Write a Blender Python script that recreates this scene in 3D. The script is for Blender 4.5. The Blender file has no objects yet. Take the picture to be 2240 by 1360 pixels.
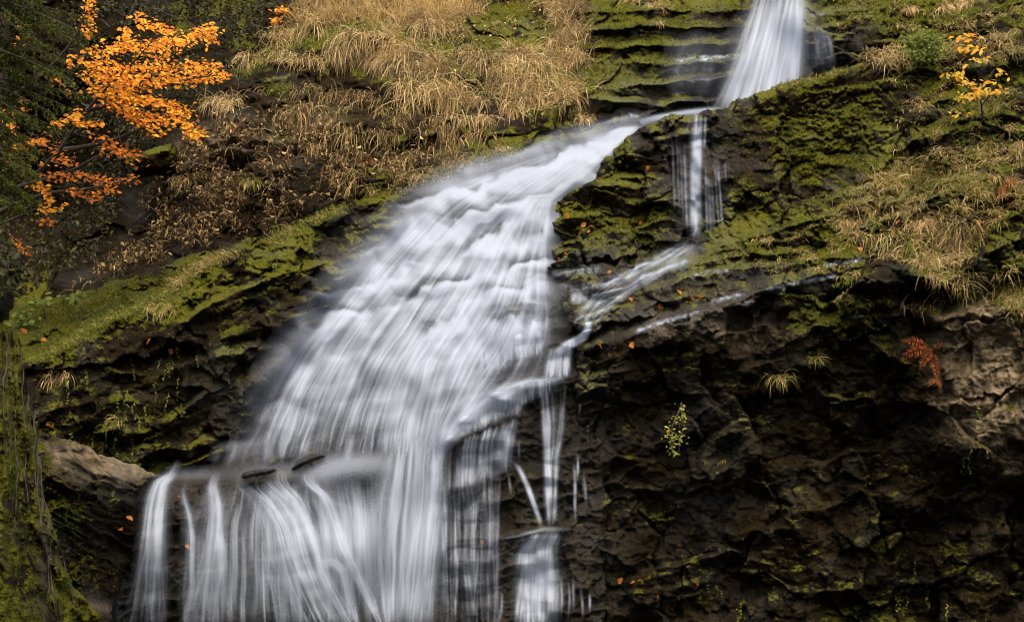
import bpy, math, random
import numpy as np
from mathutils import Vector
rng = np.random.default_rng(7); random.seed(7)
R = math.radians
SC = bpy.context.scene
COL = SC.collection

# ------------------------------------------------------------------ camera, sky, sun, exposure
FPX, CX, CY, CAMZ = 3173.0, 1120.0, 680.0, 8.0
cam_d = bpy.data.cameras.new("camera"); cam = bpy.data.objects.new("camera", cam_d); COL.objects.link(cam)
cam.location = (0, 0, CAMZ); cam.rotation_euler = (R(90), 0, 0)
cam_d.sensor_width = 36.0; cam_d.lens = 36.0 * FPX / 2240.0; cam_d.clip_end = 500; cam_d.clip_start = 0.1
SC.camera = cam
SUN_EL, SUN_AZ = R(60), R(172)          # azimuth clockwise from +Y
world = bpy.data.worlds.new("World"); SC.world = world; world.use_nodes = True
wn = world.node_tree.nodes; wl = world.node_tree.links
sky = wn.new("ShaderNodeTexSky"); sky.sky_type = 'NISHITA'; sky.sun_disc = False
sky.sun_elevation = SUN_EL; sky.sun_rotation = SUN_AZ; sky.air_density = 1.0; sky.dust_density = 5.0; sky.ozone_density = 1.0
bg = wn["Background"]; bg.inputs[1].default_value = 0.095
wl.new(sky.outputs[0], bg.inputs[0])
sl = bpy.data.lights.new("sun", 'SUN'); sl.energy = 2.35; sl.angle = R(70); sl.color = (1.0, 0.88, 0.68)
sun = bpy.data.objects.new("sun", sl); COL.objects.link(sun)
sd = Vector((math.sin(SUN_AZ)*math.cos(SUN_EL), math.cos(SUN_AZ)*math.cos(SUN_EL), math.sin(SUN_EL)))
sun.rotation_euler = sd.to_track_quat('Z', 'Y').to_euler(); sun.location = (0, 0, 40)
SC.view_settings.view_transform = 'Standard'; SC.view_settings.look = 'None'
SC.view_settings.exposure = 1.25; SC.view_settings.gamma = 1.0
SC.cycles.use_denoising = True; SC.cycles.filter_width = 1.1; SC.cycles.adaptive_threshold = .015
SC.cycles.max_bounces = 6; SC.cycles.diffuse_bounces = 3; SC.cycles.glossy_bounces = 2
SC.cycles.transmission_bounces = 3; SC.cycles.transparent_max_bounces = 32
SC.cycles.sample_clamp_indirect = 4.0

# ------------------------------------------------------------------ numeric helpers
_perm = np.concatenate([np.random.default_rng(3).permutation(256)]*3).astype(np.int32)
_g = np.random.default_rng(4).uniform(0, 2*np.pi, 256); _gx = np.cos(_g).astype(np.float32); _gy = np.sin(_g).astype(np.float32)
def perlin(x, y, seed=0):
    x = np.asarray(x, np.float32) + seed*17.31; y = np.asarray(y, np.float32) + seed*9.77
    xi = np.floor(x).astype(np.int32); yi = np.floor(y).astype(np.int32)
    xf = x - xi; yf = y - yi
    u = xf*xf*xf*(xf*(xf*6-15)+10); v = yf*yf*yf*(yf*(yf*6-15)+10)
    def gr(i, j, dx, dy):
        h = _perm[_perm[(xi+i) & 255] + ((yi+j) & 255)]
        return _gx[h]*dx + _gy[h]*dy
    a = gr(0, 0, xf, yf); b = gr(1, 0, xf-1, yf); c = gr(0, 1, xf, yf-1); d = gr(1, 1, xf-1, yf-1)
    return ((a+(b-a)*u) + ((c+(d-c)*u) - (a+(b-a)*u))*v)*1.5
def fbm(x, y, o=4, seed=0, gain=.5):
    r = 0; a = 1.0; f = 1.0
    for k in range(o):
        r = r + a*perlin(x*f, y*f, seed+k*3); a *= gain; f *= 2.03
    return r
def facets(x, y, seed=0, slope=1.0):
    """angular broken rock: every cell of a jittered grid is its own tilted plane; returns (height, crack distance)"""
    r2 = np.random.default_rng(seed+100)
    N = 64; jx = r2.uniform(.1, .9, (N, N)); jy = r2.uniform(.1, .9, (N, N))
    gx = r2.normal(0, slope, (N, N)); gy = r2.normal(0, slope, (N, N)); of = r2.normal(0, .35, (N, N))
    xi = np.floor(x).astype(int); yi = np.floor(y).astype(int)
    d1 = np.full(x.shape, 9., np.float32); d2 = d1.copy(); h = np.zeros(x.shape, np.float32)
    for i in (-1, 0, 1):
        for j in (-1, 0, 1):
            a = (xi+i) % N; b = (yi+j) % N
            dx = x-(xi+i+jx[a, b]); dy = y-(yi+j+jy[a, b]); d = np.sqrt(dx*dx+dy*dy)
            hh = of[a, b] + gx[a, b]*dx + gy[a, b]*dy
            near = d < d1
            d2 = np.where(near, d1, np.minimum(d2, d)); h = np.where(near, hh, h); d1 = np.where(near, d, d1)
    return h, d2-d1
def sstep(a, b, x):
    t = np.clip((x-a)/(b-a), 0, 1); return t*t*(3-2*t)
def blob(px, py, bl):
    r = np.zeros(np.shape(px), np.float32)
    for (x, y, rx, ry, v) in bl:
        r = r + v*np.exp(-((px-x)/rx)**2-((py-y)/ry)**2)
    return r
def poly_sdf(px, py, poly):
    P = np.array(poly, float); ins = np.zeros(px.shape, bool); dm = np.full(px.shape, 1e9, np.float32)
    for (x1, y1), (x2, y2) in zip(P, np.roll(P, -1, 0)):
        c = ((y1 > py) != (y2 > py))
        if y1 != y2: ins ^= c & (px < (x2-x1)*(py-y1)/(y2-y1)+x1)
        ex, ey = x2-x1, y2-y1
        t = np.clip(((px-x1)*ex+(py-y1)*ey)/(ex*ex+ey*ey+1e-9), 0, 1)
        dm = np.minimum(dm, (px-x1-t*ex)**2+(py-y1-t*ey)**2)
    return np.where(ins, np.sqrt(dm), -np.sqrt(dm))
def tps(pts, px, py, lam=.02):
    P = np.array(pts, float); x = P[:, 0]/500; y = P[:, 1]/500; n = len(P)
    def U(r2): return np.where(r2 > 1e-12, r2*np.log(np.maximum(r2, 1e-12)), 0)
    K = U((x[:, None]-x)**2+(y[:, None]-y)**2) + lam*np.eye(n)
    Q = np.stack([np.ones(n), x, y], 1)
    A = np.block([[K, Q], [Q.T, np.zeros((3, 3))]])
    w = np.linalg.solve(A, np.concatenate([P[:, 2], np.zeros(3)]))
    X = px/500; Y = py/500
    r = w[n]+w[n+1]*X+w[n+2]*Y
    for i in range(n): r = r + w[i]*U((X-x[i])**2+(Y-y[i])**2)
    return r.astype(np.float32)
def ledges(px, py, L):
    """rims: the surface runs out towards the viewer over t above the rim and falls back below it"""
    out = np.zeros(px.shape, np.float32)
    for (pl, t, s, dec) in L:
        P = np.array(pl, float); o = np.argsort(P[:, 0]); P = P[o]
        wig = 5*fbm(px/60, py/200, 3, 31)+5*perlin(px/130, py/60, 37)
        E = np.interp(px, P[:, 0], P[:, 1]) + wig
        end = sstep(P[0, 0]-35, P[0, 0]+25, px)*(1-sstep(P[-1, 0]-25, P[-1, 0]+35, px))
        d = py-E
        out += s*end*np.where(d < 0, np.clip(1+d/t, 0, 1), np.exp(-np.clip(d, 0, 1e4)/dec))
    return out
def strata(px, py, slope, period, seed, amp):
    """bedding: saw-tooth layers that dip to the lower left, with broken, wandering thickness"""
    s = (py + slope*px)/period + 1.1*fbm(px/260, py/160, 3, seed)
    f = s-np.floor(s); k = np.floor(s)
    h = .5+.5*np.sin(k*12.9898+seed)                     # each bed its own thickness
    m = np.clip(.55+1.1*fbm(px/140+k*3.7, py/140, 3, seed+5), 0, 1.3)
    rise = .12+.18*h
    saw = np.where(f < rise, f/rise, 1-(f-rise)/(1-rise)*1.0)
    return amp*m*saw

# grid of the relief (columns and rows are dense where the valley is looked at)
xs = np.concatenate([np.arange(-520, -40, 16), np.arange(-40, 2282, 2.5), np.arange(2282, 2780, 16)]).astype(np.float32)
ys = np.concatenate([np.arange(-460, -36, 12), np.arange(-36, 1398, 2.5), np.arange(1398, 1720, 14)]).astype(np.float32)
PX, PY = np.meshgrid(xs, ys)
def to_world(px, py, D):
    return np.stack([(px-CX)/FPX*D, D, CAMZ+(CY-py)/FPX*D], -1)

def new_mesh(name, V, F, mat=None, parent=None, attrs=None, smooth=True):
    me = bpy.data.meshes.new(name)
    V = np.asarray(V, np.float32).reshape(-1, 3); F = np.asarray(F, np.int32); n, k = F.shape
    me.vertices.add(len(V)); me.vertices.foreach_set("co", V.ravel())
    me.loops.add(n*k); me.loops.foreach_set("vertex_index", F.ravel())
    me.polygons.add(n); me.polygons.foreach_set("loop_start", np.arange(0, n*k, k, dtype=np.int32))
    me.polygons.foreach_set("use_smooth", np.full(n, smooth))
    me.update(calc_edges=True); me.validate()
    for an, (typ, val) in (attrs or {}).items():
        a = me.attributes.new(an, typ, 'POINT')
        key = {'FLOAT': 'value', 'FLOAT_VECTOR': 'vector', 'FLOAT_COLOR': 'color'}[typ]
        a.data.foreach_set(key, np.asarray(val, np.float32).ravel())
    ob = bpy.data.objects.new(name, me); COL.objects.link(ob)
    if mat: me.materials.append(mat)
    if parent: ob.parent = parent
    return ob
def tag(o, label=None, cat=None, group=None, kind=None):
    if label: o["label"] = label
    if cat: o["category"] = cat
    if group: o["group"] = group
    if kind: o["kind"] = kind
    return o
def empty(name, loc):
    o = bpy.data.objects.new(name, None); o.location = loc; COL.objects.link(o); o.empty_display_size = .2
    return o
def rebase(o, p):
    """put a mesh's origin at its base point"""
    p = Vector(p); n = len(o.data.vertices); a = np.empty(n*3, np.float32); o.data.vertices.foreach_get("co", a)
    a = a.reshape(-1, 3)-np.array(p, np.float32); o.data.vertices.foreach_set("co", a.ravel()); o.data.update(); o.location = p
    return o

# ------------------------------------------------------------------ materials
def mat_new(name):
    m = bpy.data.materials.new(name); m.use_nodes = True; nt = m.node_tree; nt.nodes.clear(); return m, nt
def N(nt, t, **kw):
    n = nt.nodes.new(t)
    for k, v in kw.items():
        if k.startswith("i_"): n.inputs[int(k[2:])].default_value = v
        else: setattr(n, k, v)
    return n
def math_n(nt, op, a, b=None):
    n = nt.nodes.new("ShaderNodeMath"); n.operation = op
    for i, v in enumerate((a, b)):
        if v is None: continue
        if isinstance(v, (int, float)): n.inputs[i].default_value = v
        else: nt.links.new(v, n.inputs[i])
    return n.outputs[0]
def mixc(nt, f, a, b, blend='MIX'):
    n = nt.nodes.new("ShaderNodeMix"); n.data_type = 'RGBA'; n.blend_type = blend
    for i, v in ((0, f), (6, a), (7, b)):
        if isinstance(v, (int, float)): n.inputs[i].default_value = v
        elif isinstance(v, tuple): n.inputs[i].default_value = (*v, 1)
        else: nt.links.new(v, n.inputs[i])
    return n.outputs[2]
def ramp(nt, f, stops):
    n = nt.nodes.new("ShaderNodeValToRGB"); e = n.color_ramp.elements
    while len(e) < len(stops): e.new(.5)
    for q, (p, c) in zip(e, stops): q.position = p; q.color = (*c, 1) if len(c) == 3 else c
    nt.links.new(f, n.inputs[0]); return n.outputs[0]
def noise_n(nt, vec, scale, detail=5, rough=.6, dist=0.):
    n = nt.nodes.new("ShaderNodeTexNoise"); n.inputs['Scale'].default_value = scale; n.inputs['Detail'].default_value = detail
    n.inputs['Roughness'].default_value = rough; n.inputs['Distortion'].default_value = dist
    nt.links.new(vec, n.inputs['Vector']); return n.outputs[0]

def make_rock():
    m, nt = mat_new("mossy_rock"); L = nt.links
    geo = N(nt, "ShaderNodeNewGeometry"); pos = geo.outputs['Position']
    at = lambda n: N(nt, "ShaderNodeAttribute", attribute_name=n).outputs['Fac']
    moss, wet, tan = at("moss"), at("wet"), at("bare")
    n1 = noise_n(nt, pos, 1.3, 6); n2 = noise_n(nt, pos, 9, 6, .65); n3 = noise_n(nt, pos, 42, 4, .7); n4 = noise_n(nt, pos, 130, 3, .6)
    dark = ramp(nt, n2, [(.3, (.0026, .0019, .0008)), (.5, (.0080, .0056, .0021)), (.66, (.020, .0138, .0052)), (.8, (.04, .028, .013))])
    bare = ramp(nt, n2, [(.28, (.05, .038, .022)), (.48, (.15, .115, .07)), (.62, (.26, .205, .135)), (.8, (.38, .32, .23))])
    spk = ramp(nt, n4, [(.36, (.35, .35, .35)), (.5, (.95, .95, .95)), (.64, (1.9, 1.8, 1.65))])
    rock = mixc(nt, 1.0, mixc(nt, tan, dark, bare), spk, 'MULTIPLY')
    # broken moss: the vertex density thresholded by clumpy noise
    mm = math_n(nt, 'ADD', math_n(nt, 'MULTIPLY', moss, 1.5), math_n(nt, 'SUBTRACT', math_n(nt, 'ADD', math_n(nt, 'MULTIPLY', math_n(nt, 'ADD', n2, n3), 1.2), math_n(nt, 'MULTIPLY', n4, .8)), 1.95))
    mk = ramp(nt, mm, [(.25, (0, 0, 0)), (.62, (1, 1, 1))])
    mcol = ramp(nt, math_n(nt, 'ADD', math_n(nt, 'MULTIPLY', math_n(nt, 'ADD', n3, n4), .38), math_n(nt, 'MULTIPLY', n1, .24)),
                [(.36, (.008, .008, .002)), (.46, (.028, .031, .004)), (.55, (.115, .117, .008)), (.68, (.30, .28, .02))])
    col = mixc(nt, mk, rock, mcol)
    # brown algae and litter in the gaps
    col = mixc(nt, math_n(nt, 'MULTIPLY', ramp(nt, n1, [(.5, (0, 0, 0)), (.62, (1, 1, 1))]), .35), col, mixc(nt, n3, (.012, .008, .003), (.05, .03, .010)))
    bs = N(nt, "ShaderNodeBsdfPrincipled"); L.new(col, bs.inputs['Base Color'])
    rg = math_n(nt, 'SUBTRACT', .85, math_n(nt, 'MULTIPLY', wet, math_n(nt, 'MULTIPLY', n2, 1.15)))
    rg = math_n(nt, 'MAXIMUM', rg, .16)
    L.new(rg, bs.inputs['Roughness'])
    L.new(math_n(nt, 'ADD', .06, math_n(nt, 'MULTIPLY', wet, .6)), bs.inputs['Specular IOR Level'])
    bsum = math_n(nt, 'ADD', math_n(nt, 'MULTIPLY', n2, 1.0), math_n(nt, 'ADD', math_n(nt, 'MULTIPLY', n3, .45), math_n(nt, 'MULTIPLY', n4, .16)))
    bp = N(nt, "ShaderNodeBump"); bp.inputs['Strength'].default_value = .8; bp.inputs['Distance'].default_value = .07
    L.new(bsum, bp.inputs['Height']); L.new(bp.outputs[0], bs.inputs['Normal'])
    o = N(nt, "ShaderNodeOutputMaterial"); L.new(bs.outputs[0], o.inputs[0]); return m
def make_leafy(name, rough=.6, trans=.4, spec=.2):
    """thin vegetation: colour per blade or leaf from the mesh, some light passing through"""
    m, nt = mat_new(name); L = nt.links
    c = N(nt, "ShaderNodeAttribute", attribute_name="tint").outputs['Color']
    pos = N(nt, "ShaderNodeNewGeometry").outputs['Position']
    c = mixc(nt, .55, c, ramp(nt, noise_n(nt, pos, 60, 3), [(.3, (.45, .45, .45)), (.7, (1.4, 1.35, 1.3))]), 'MULTIPLY')
    b = N(nt, "ShaderNodeBsdfPrincipled"); L.new(c, b.inputs['Base Color']); b.inputs['Roughness'].default_value = rough
    b.inputs['Specular IOR Level'].default_value = spec
    t = N(nt, "ShaderNodeBsdfTranslucent"); L.new(c, t.inputs[0])
    x = N(nt, "ShaderNodeMixShader"); x.inputs[0].default_value = trans; L.new(b.outputs[0], x.inputs[1]); L.new(t.outputs[0], x.inputs[2])
    o = N(nt, "ShaderNodeOutputMaterial"); L.new(x.outputs[0], o.inputs[0]); return m
def make_water():
    m, nt = mat_new("falling_water"); L = nt.links
    dens = N(nt, "ShaderNodeAttribute", attribute_name="flow").outputs['Fac']
    al = math_n(nt, 'MINIMUM', dens, 1.)
    d = N(nt, "ShaderNodeBsdfDiffuse"); d.inputs[0].default_value = (.415, .465, .565, 1)
    tl = N(nt, "ShaderNodeBsdfTranslucent"); tl.inputs[0].default_value = (.415, .465, .565, 1)
    mx = N(nt, "ShaderNodeMixShader"); mx.inputs[0].default_value = .35; L.new(d.outputs[0], mx.inputs[1]); L.new(tl.outputs[0], mx.inputs[2])
    tr = N(nt, "ShaderNodeBsdfTransparent")
    x = N(nt, "ShaderNodeMixShader"); L.new(al, x.inputs[0]); L.new(tr.outputs[0], x.inputs[1]); L.new(mx.outputs[0], x.inputs[2])
    o = N(nt, "ShaderNodeOutputMaterial"); L.new(x.outputs[0], o.inputs[0]); return m
def make_bark():
    m, nt = mat_new("bark"); L = nt.links
    pos = N(nt, "ShaderNodeNewGeometry").outputs['Position']
    mp = N(nt, "ShaderNodeVectorMath", operation='MULTIPLY'); L.new(pos, mp.inputs[0]); mp.inputs[1].default_value = (14, 14, 3)
    n1 = noise_n(nt, mp.outputs[0], 1.5, 6, .7)
    c = ramp(nt, n1, [(.3, (.012, .009, .006)), (.55, (.05, .038, .026)), (.75, (.11, .085, .06))])
    b = N(nt, "ShaderNodeBsdfPrincipled"); L.new(c, b.inputs['Base Color']); b.inputs['Roughness'].default_value = .9
    bp = N(nt, "ShaderNodeBump"); bp.inputs['Strength'].default_value = .8; bp.inputs['Distance'].default_value = .03
    L.new(n1, bp.inputs['Height']); L.new(bp.outputs[0], b.inputs['Normal'])
    o = N(nt, "ShaderNodeOutputMaterial"); L.new(b.outputs[0], o.inputs[0]); return m
ROCK = make_rock(); BLADE = make_leafy("grass_blade", .6, .35, .15); LEAF = make_leafy("leaf", .5, .45, .25); WATER = make_water(); BARK = make_bark()

# ------------------------------------------------------------------ the relief of the gorge
class Region: pass
REG = {}
def region(key, name, poly, pts, calm=(), rim=30, rimd=.6, led=(), st=(), fac=(), moss=(), bare=(), wet=(), moss_bias=0., wet_bias=.0, rough_edge=6, extra=None, lumps=.03, open_edge=True, up_gain=1.):
    g = Region(); g.key = key
    px = PX + 7*fbm(PX/70, PY/70, 3, 50); py = PY + 7*fbm(PX/70, PY/70, 3, 60)
    D = tps(pts, PX, PY)
    D -= ledges(PX, PY, led)
    cm = np.clip(1-blob(PX, PY, calm), .12, 1)
    for (slope, period, seed, amp) in st: D -= cm*strata(px, py, slope, period, seed, amp)
    for (size, seed, amp) in fac:
        wx = px+.35*size*fbm(px/size, py/size, 3, seed+40); wy = py+.35*size*fbm(px/size, py/size, 3, seed+44)
        h, cr = facets((wx-.3*wy)/(size*1.4), (wy+.3*wx)/size, seed, .8)
        D -= (cm*.6+.4)*amp*(h - .12*np.exp(-(cr/.05)**2))
    D -= .10*fbm(PX/80, PY/80, 4, 21)+.022*fbm(PX/13, PY/9, 3, 23)
    if extra is not None: D -= extra(PX, PY)
    sdf = poly_sdf(PX, PY, poly) + rough_edge*fbm(PX/45, PY/45, 4, 77)
    if rim:
        e = np.clip(sdf/rim, 0, 1); D = D + rimd*(1-np.sqrt(np.clip(1-(1-e)**2, 0, 1)))
    W = to_world(PX, PY, D)
    du = np.gradient(W, axis=1); dv = np.gradient(W, axis=0)
    nn = np.cross(du, -dv); nn /= np.linalg.norm(nn, axis=-1, keepdims=True)+1e-9
    nn *= np.where(nn[..., 1:2] > 0, -1, 1); up = nn[..., 2]
    ms = .0+.75*up*up_gain+.55*fbm(PX/110, PY/110, 4, 90)+.35*fbm(PX/28, PY/28, 3, 95)+moss_bias+blob(PX, PY, moss)
    ms = np.clip(ms, 0, 1.2)
    D -= sstep(.45, .9, ms)*lumps*(1+.9*perlin(PX/9, PY/7, 12)+.9*perlin(PX/19, PY/15, 13))
    bt = np.clip(blob(PX, PY, bare)*(1+.8*fbm(PX/40, PY/40, 3, 99)), 0, 1)
    wt = np.clip(blob(PX, PY, wet)+wet_bias+.35*fbm(PX/90, PY/60, 3, 85), 0, 1)
    g.D = D.astype(np.float32); g.sdf = sdf; g.up = up
    mask = sdf > 0
    fm = mask[:-1, :-1] & mask[1:, :-1] & mask[:-1, 1:] & mask[1:, 1:]
    idx = np.arange(PX.size).reshape(PX.shape)
    F = np.stack([idx[:-1, :-1][fm], idx[1:, :-1][fm], idx[1:, 1:][fm], idx[:-1, 1:][fm]], 1)
    used = np.unique(F); remap = np.zeros(PX.size, np.int64); remap[used] = np.arange(len(used))
    V = to_world(PX, PY, g.D).reshape(-1, 3)[used]
    g.ob = new_mesh(name, V, remap[F], ROCK, None, {"moss": ('FLOAT', ms.ravel()[used]), "wet": ('FLOAT', wt.ravel()[used]), "bare": ('FLOAT', bt.ravel()[used])})
    REG[key] = g
    return g.ob
def look(arr, px, py):
    px = np.asarray(px, float); py = np.asarray(py, float)
    i = np.clip(np.searchsorted(xs, px)-1, 0, len(xs)-2); j = np.clip(np.searchsorted(ys, py)-1, 0, len(ys)-2)
    fx = np.clip((px-xs[i])/(xs[i+1]-xs[i]), 0, 1); fy = np.clip((py-ys[j])/(ys[j+1]-ys[j]), 0, 1)
    return (arr[j, i]*(1-fx)+arr[j, i+1]*fx)*(1-fy)+(arr[j+1, i]*(1-fx)+arr[j+1, i+1]*fx)*fy

# rear wall: grass bank at the left, stepped slabs in the middle, the wall right of the upper fall
P_BACK = [(-600, -500), (2850, -500), (2850, 700), (1300, 700), (1000, 640), (700, 680), (300, 800), (-600, 950)]
region("back", "rear_cliff", P_BACK, [
 (-520, -400, 38), (-200, 100, 31), (200, 0, 32), (540, 0, 31), (300, 300, 27.5), (0, 600, 27.5), (110, 470, 32), (230, 470, 29), (200, 590, 26), (60, 360, 33), (-400, 700, 27), (500, 200, 26.3), (430, 450, 24.4),
 (600, 500, 23.6), (750, 300, 25), (750, 440, 23.4), (900, 420, 22.9), (1000, 370, 22.9), (1150, 330, 23), (800, 0, 30), (1000, 0, 29.5), (1100, 100, 27),
 (900, 200, 25.2), (1000, 300, 24), (1300, 0, 29), (1300, 150, 26), (1400, 100, 26.8), (1400, 250, 24), (1550, 0, 28), (1600, 100, 25.5), (1600, 240, 23.8), (1750, 0, 26.2),
 (1750, 180, 24.2), (1850, 100, 23.6), (1950, 0, 24.3), (1950, 120, 23.3), (2100, 0, 23.8), (2240, 50, 23.2), (2700, 0, 22.5), (2200, 120, 22.7),
 (1550, 400, 23.8), (1900, 300, 23.3), (2240, 300, 23.2), (800, -400, 40), (1500, -400, 38), (2240, -300, 28), (1400, 600, 23.5)],
 rim=0, led=[
  ([(1260, 72), (1400, 58), (1640, 62)], 12, .7, 22), ([(1280, 112), (1400, 100), (1620, 98)], 12, .8, 26), ([(1370, 140), (1500, 142), (1620, 130)], 11, .75, 30),
  ([(1330, 192), (1450, 182), (1600, 168)], 12, .7, 26), ([(1290, 214), (1450, 232), (1560, 216)], 11, .6, 26), ([(1250, 30), (1500, 20), (1640, 22)], 11, .7, 26),
  ([(1800, 38), (1830, 30), (1885, 22)], 14, .6, 60), ([(880, 60), (980, 40), (1060, 60)], 22, .6, 60), ([(500, 190), (640, 130), (760, 90), (860, 80)], 30, .9, 70),
  ([(640, 250), (760, 270), (880, 260)], 18, .35, 60), ([(430, 285), (520, 262), (560, 268)], 20, .5, 70), ([(620, 370), (700, 350), (800, 395), (900, 385)], 14, .25, 60),
  ([(920, 400), (1060, 345), (1180, 318), (1300, 322)], 14, .35, 40)],
 st=[(.05, 62, 2, .22), (.12, 27, 3, .09)], fac=[(150, 1, .3), (60, 2, .10), (24, 3, .035)],
 moss=[(1400, 80, 200, 70, .35), (1330, 190, 80, 40, .7), (700, 130, 160, 70, .3), (1900, 10, 120, 40, .5), (2050, 20, 150, 60, .35), (850, 330, 40, 60, .25), (1060, 350, 90, 25, .35), (820, 220, 300, 70, -.35), (1300, 240, 60, 40, -.3), (1500, 200, 90, 50, -.3),
       (200, 500, 300, 120, -1.2), (680, 290, 170, 90, -.45), (560, 420, 200, 80, -.4), (420, 330, 90, 60, -.5), (1560, 190, 60, 120, -.6), (150, 200, 420, 260, -1.1), (1830, 110, 60, 90, -.5)],
 bare=[(500, 330, 90, 60, .5), (680, 270, 70, 40, .5), (1250, 190, 90, 30, .3), (1000, 320, 90, 40, .25)],
 wet=[(1560, 170, 90, 90, .9), (1800, 110, 60, 110, .8), (1450, 200, 160, 60, .7)], lumps=.045, calm=[(1450, 120, 220, 130, .9)])

# bed under the cascade and the lower shelf
P_BED = [(1480, 215), (1400, 250), (1300, 292), (1150, 330), (1010, 375), (900, 420), (840, 440), (600, 700), (420, 900), (260, 1000), (240, 1800), (1330, 1800), (1330, 1000), (1330, 780), (1560, 620), (1560, 480), (1350, 420), (1560, 260)]
region("bed", "stream_bed", P_BED, [
 (1450, 230, 23.4), (1330, 300, 22.8), (1200, 360, 22.3), (1040, 400, 22.1), (950, 450, 21.8), (1250, 450, 21.9), (1200, 600, 20.9), (1000, 600, 20.9), (800, 600, 21.1),
 (700, 700, 20.6), (1000, 700, 20.2), (1250, 700, 20.2), (600, 850, 20.1), (850, 850, 19.7), (1100, 820, 19.5), (1250, 900, 19.4), (500, 990, 19.6), (820, 985, 19.3), (950, 980, 19.1),
 (340, 1010, 19.5), (340, 1050, 18.4), (600, 1050, 18.3), (850, 1020, 18.7), (400, 1360, 17.6), (700, 1360, 17.2), (900, 1360, 17.8), (1100, 1360, 18.2), (1200, 1150, 18.7),
 (1250, 1360, 18.3), (1000, 1150, 18.8), (400, 1700, 17), (1000, 1700, 17), (1400, 600, 21), (1540, 540, 20.9)],
 rim=16, rimd=.3, led=[
  ([(975, 700), (1060, 685), (1150, 670), (1220, 668)], 24, .35, 70), ([(955, 870), (1040, 842), (1120, 812), (1200, 770)], 14, .2, 50),
  ([(930, 985), (1000, 930), (1080, 862), (1150, 838), (1260, 824)], 26, .5, 60), ([(1000, 962), (1070, 932), (1150, 908)], 14, .3, 60),
  ([(320, 1052), (480, 1056), (640, 1056), (760, 1030), (880, 1014)], 26, .45, 60), ([(1150, 425), (1220, 415), (1290, 398)], 14, .25, 30), ([(1130, 480), (1200, 470)], 10, .2, 25),
  ([(1130, 520), (1200, 512)], 10, .2, 25), ([(990, 1182), (1090, 1172), (1180, 1162), (1260, 1155)], 14, .35, 60), ([(900, 555), (1000, 545), (1100, 560)], 16, .2, 40),
  ([(850, 640), (1000, 620), (1190, 630)], 16, .2, 40), ([(440, 1175), (500, 1172)], 18, .12, 70), ([(680, 1225), (750, 1215), (780, 1230)], 22, .14, 70), ([(950, 480), (1060, 455), (1130, 450)], 14, .2, 40),
  ([(300, 1205), (370, 1200)], 16, .1, 60), ([(530, 1200), (600, 1190)], 16, .1, 60)],
 st=[(.30, 58, 12, .16), (.35, 24, 13, .06)], fac=[(110, 5, .16), (45, 6, .06), (20, 7, .025)], moss_bias=-.75, wet_bias=.55, moss=[(1400, 600, 120, 40, .3)], lumps=.02)

# left ledges
P_LEFT = [(-600, 760), (-200, 700), (40, 668), (180, 636), (300, 600), (420, 556), (480, 545), (540, 518), (590, 522), (640, 500), (700, 468), (780, 440), (860, 424), (905, 428), (935, 436),
          (880, 500), (790, 600), (720, 670), (640, 770), (585, 850), (555, 920), (520, 985), (430, 1030), (330, 1050), (250, 1060), (-600, 1200)]
region("left", "left_rock_ledge", P_LEFT, [
 (-500, 760, 22), (0, 690, 22.3), (180, 640, 22.6), (420, 560, 22.5), (600, 522, 22.3), (750, 450, 22.4), (900, 428, 22.2), (70, 800, 19.7), (200, 725, 20.4), (380, 650, 21), (430, 600, 21.3),
 (560, 555, 21.6), (750, 480, 21.9), (150, 840, 19.4), (300, 750, 20.2), (500, 650, 20.9), (700, 560, 21.4), (850, 470, 21.8), (300, 900, 19.5), (500, 800, 20.2), (650, 650, 20.9), (800, 560, 21.3),
 (330, 1040, 19.1), (480, 990, 19.4), (600, 850, 20.0), (100, 950, 18.6), (-400, 900, 18)],
 rim=26, rimd=.35, led=[
  ([(60, 800), (130, 772), (200, 724), (300, 684), (380, 652), (430, 600), (520, 552)], 40, .5, 120), ([(585, 552), (660, 512), (750, 464), (880, 434)], 14, .35, 70),
  ([(420, 690), (560, 622), (640, 592), (770, 568)], 14, .4, 60), ([(470, 748), (560, 702), (720, 636)], 16, .35, 60), ([(330, 830), (420, 790), (560, 760)], 16, .3, 60),
  ([(360, 930), (450, 860), (560, 830)], 18, .4, 50), ([(290, 1010), (340, 985), (480, 960)], 18, .35, 50), ([(100, 900), (200, 880), (300, 880)], 16, .3, 50)],
 st=[(.43, 92, 22, .36), (.40, 36, 23, .09)], fac=[(120, 8, .28), (48, 9, .10), (20, 10, .03)],
 moss=[(250, 670, 170, 40, .8), (480, 590, 90, 40, .7), (660, 500, 90, 25, .7), (100, 720, 120, 60, .7), (450, 660, 200, 40, .2), (400, 830, 200, 130, -.25), (330, 750, 60, 60, -.4), (700, 610, 90, 60, -.1), (600, 860, 60, 130, -.5),
       (850, 460, 90, 30, -.5), (420, 740, 60, 40, -.5), (600, 700, 250, 140, -.3), (300, 880, 200, 80, -.3)],
 bare=[], wet=[(560, 900, 90, 160, .8), (780, 580, 100, 80, .6), (450, 870, 60, 60, .5)], lumps=.04)

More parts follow.
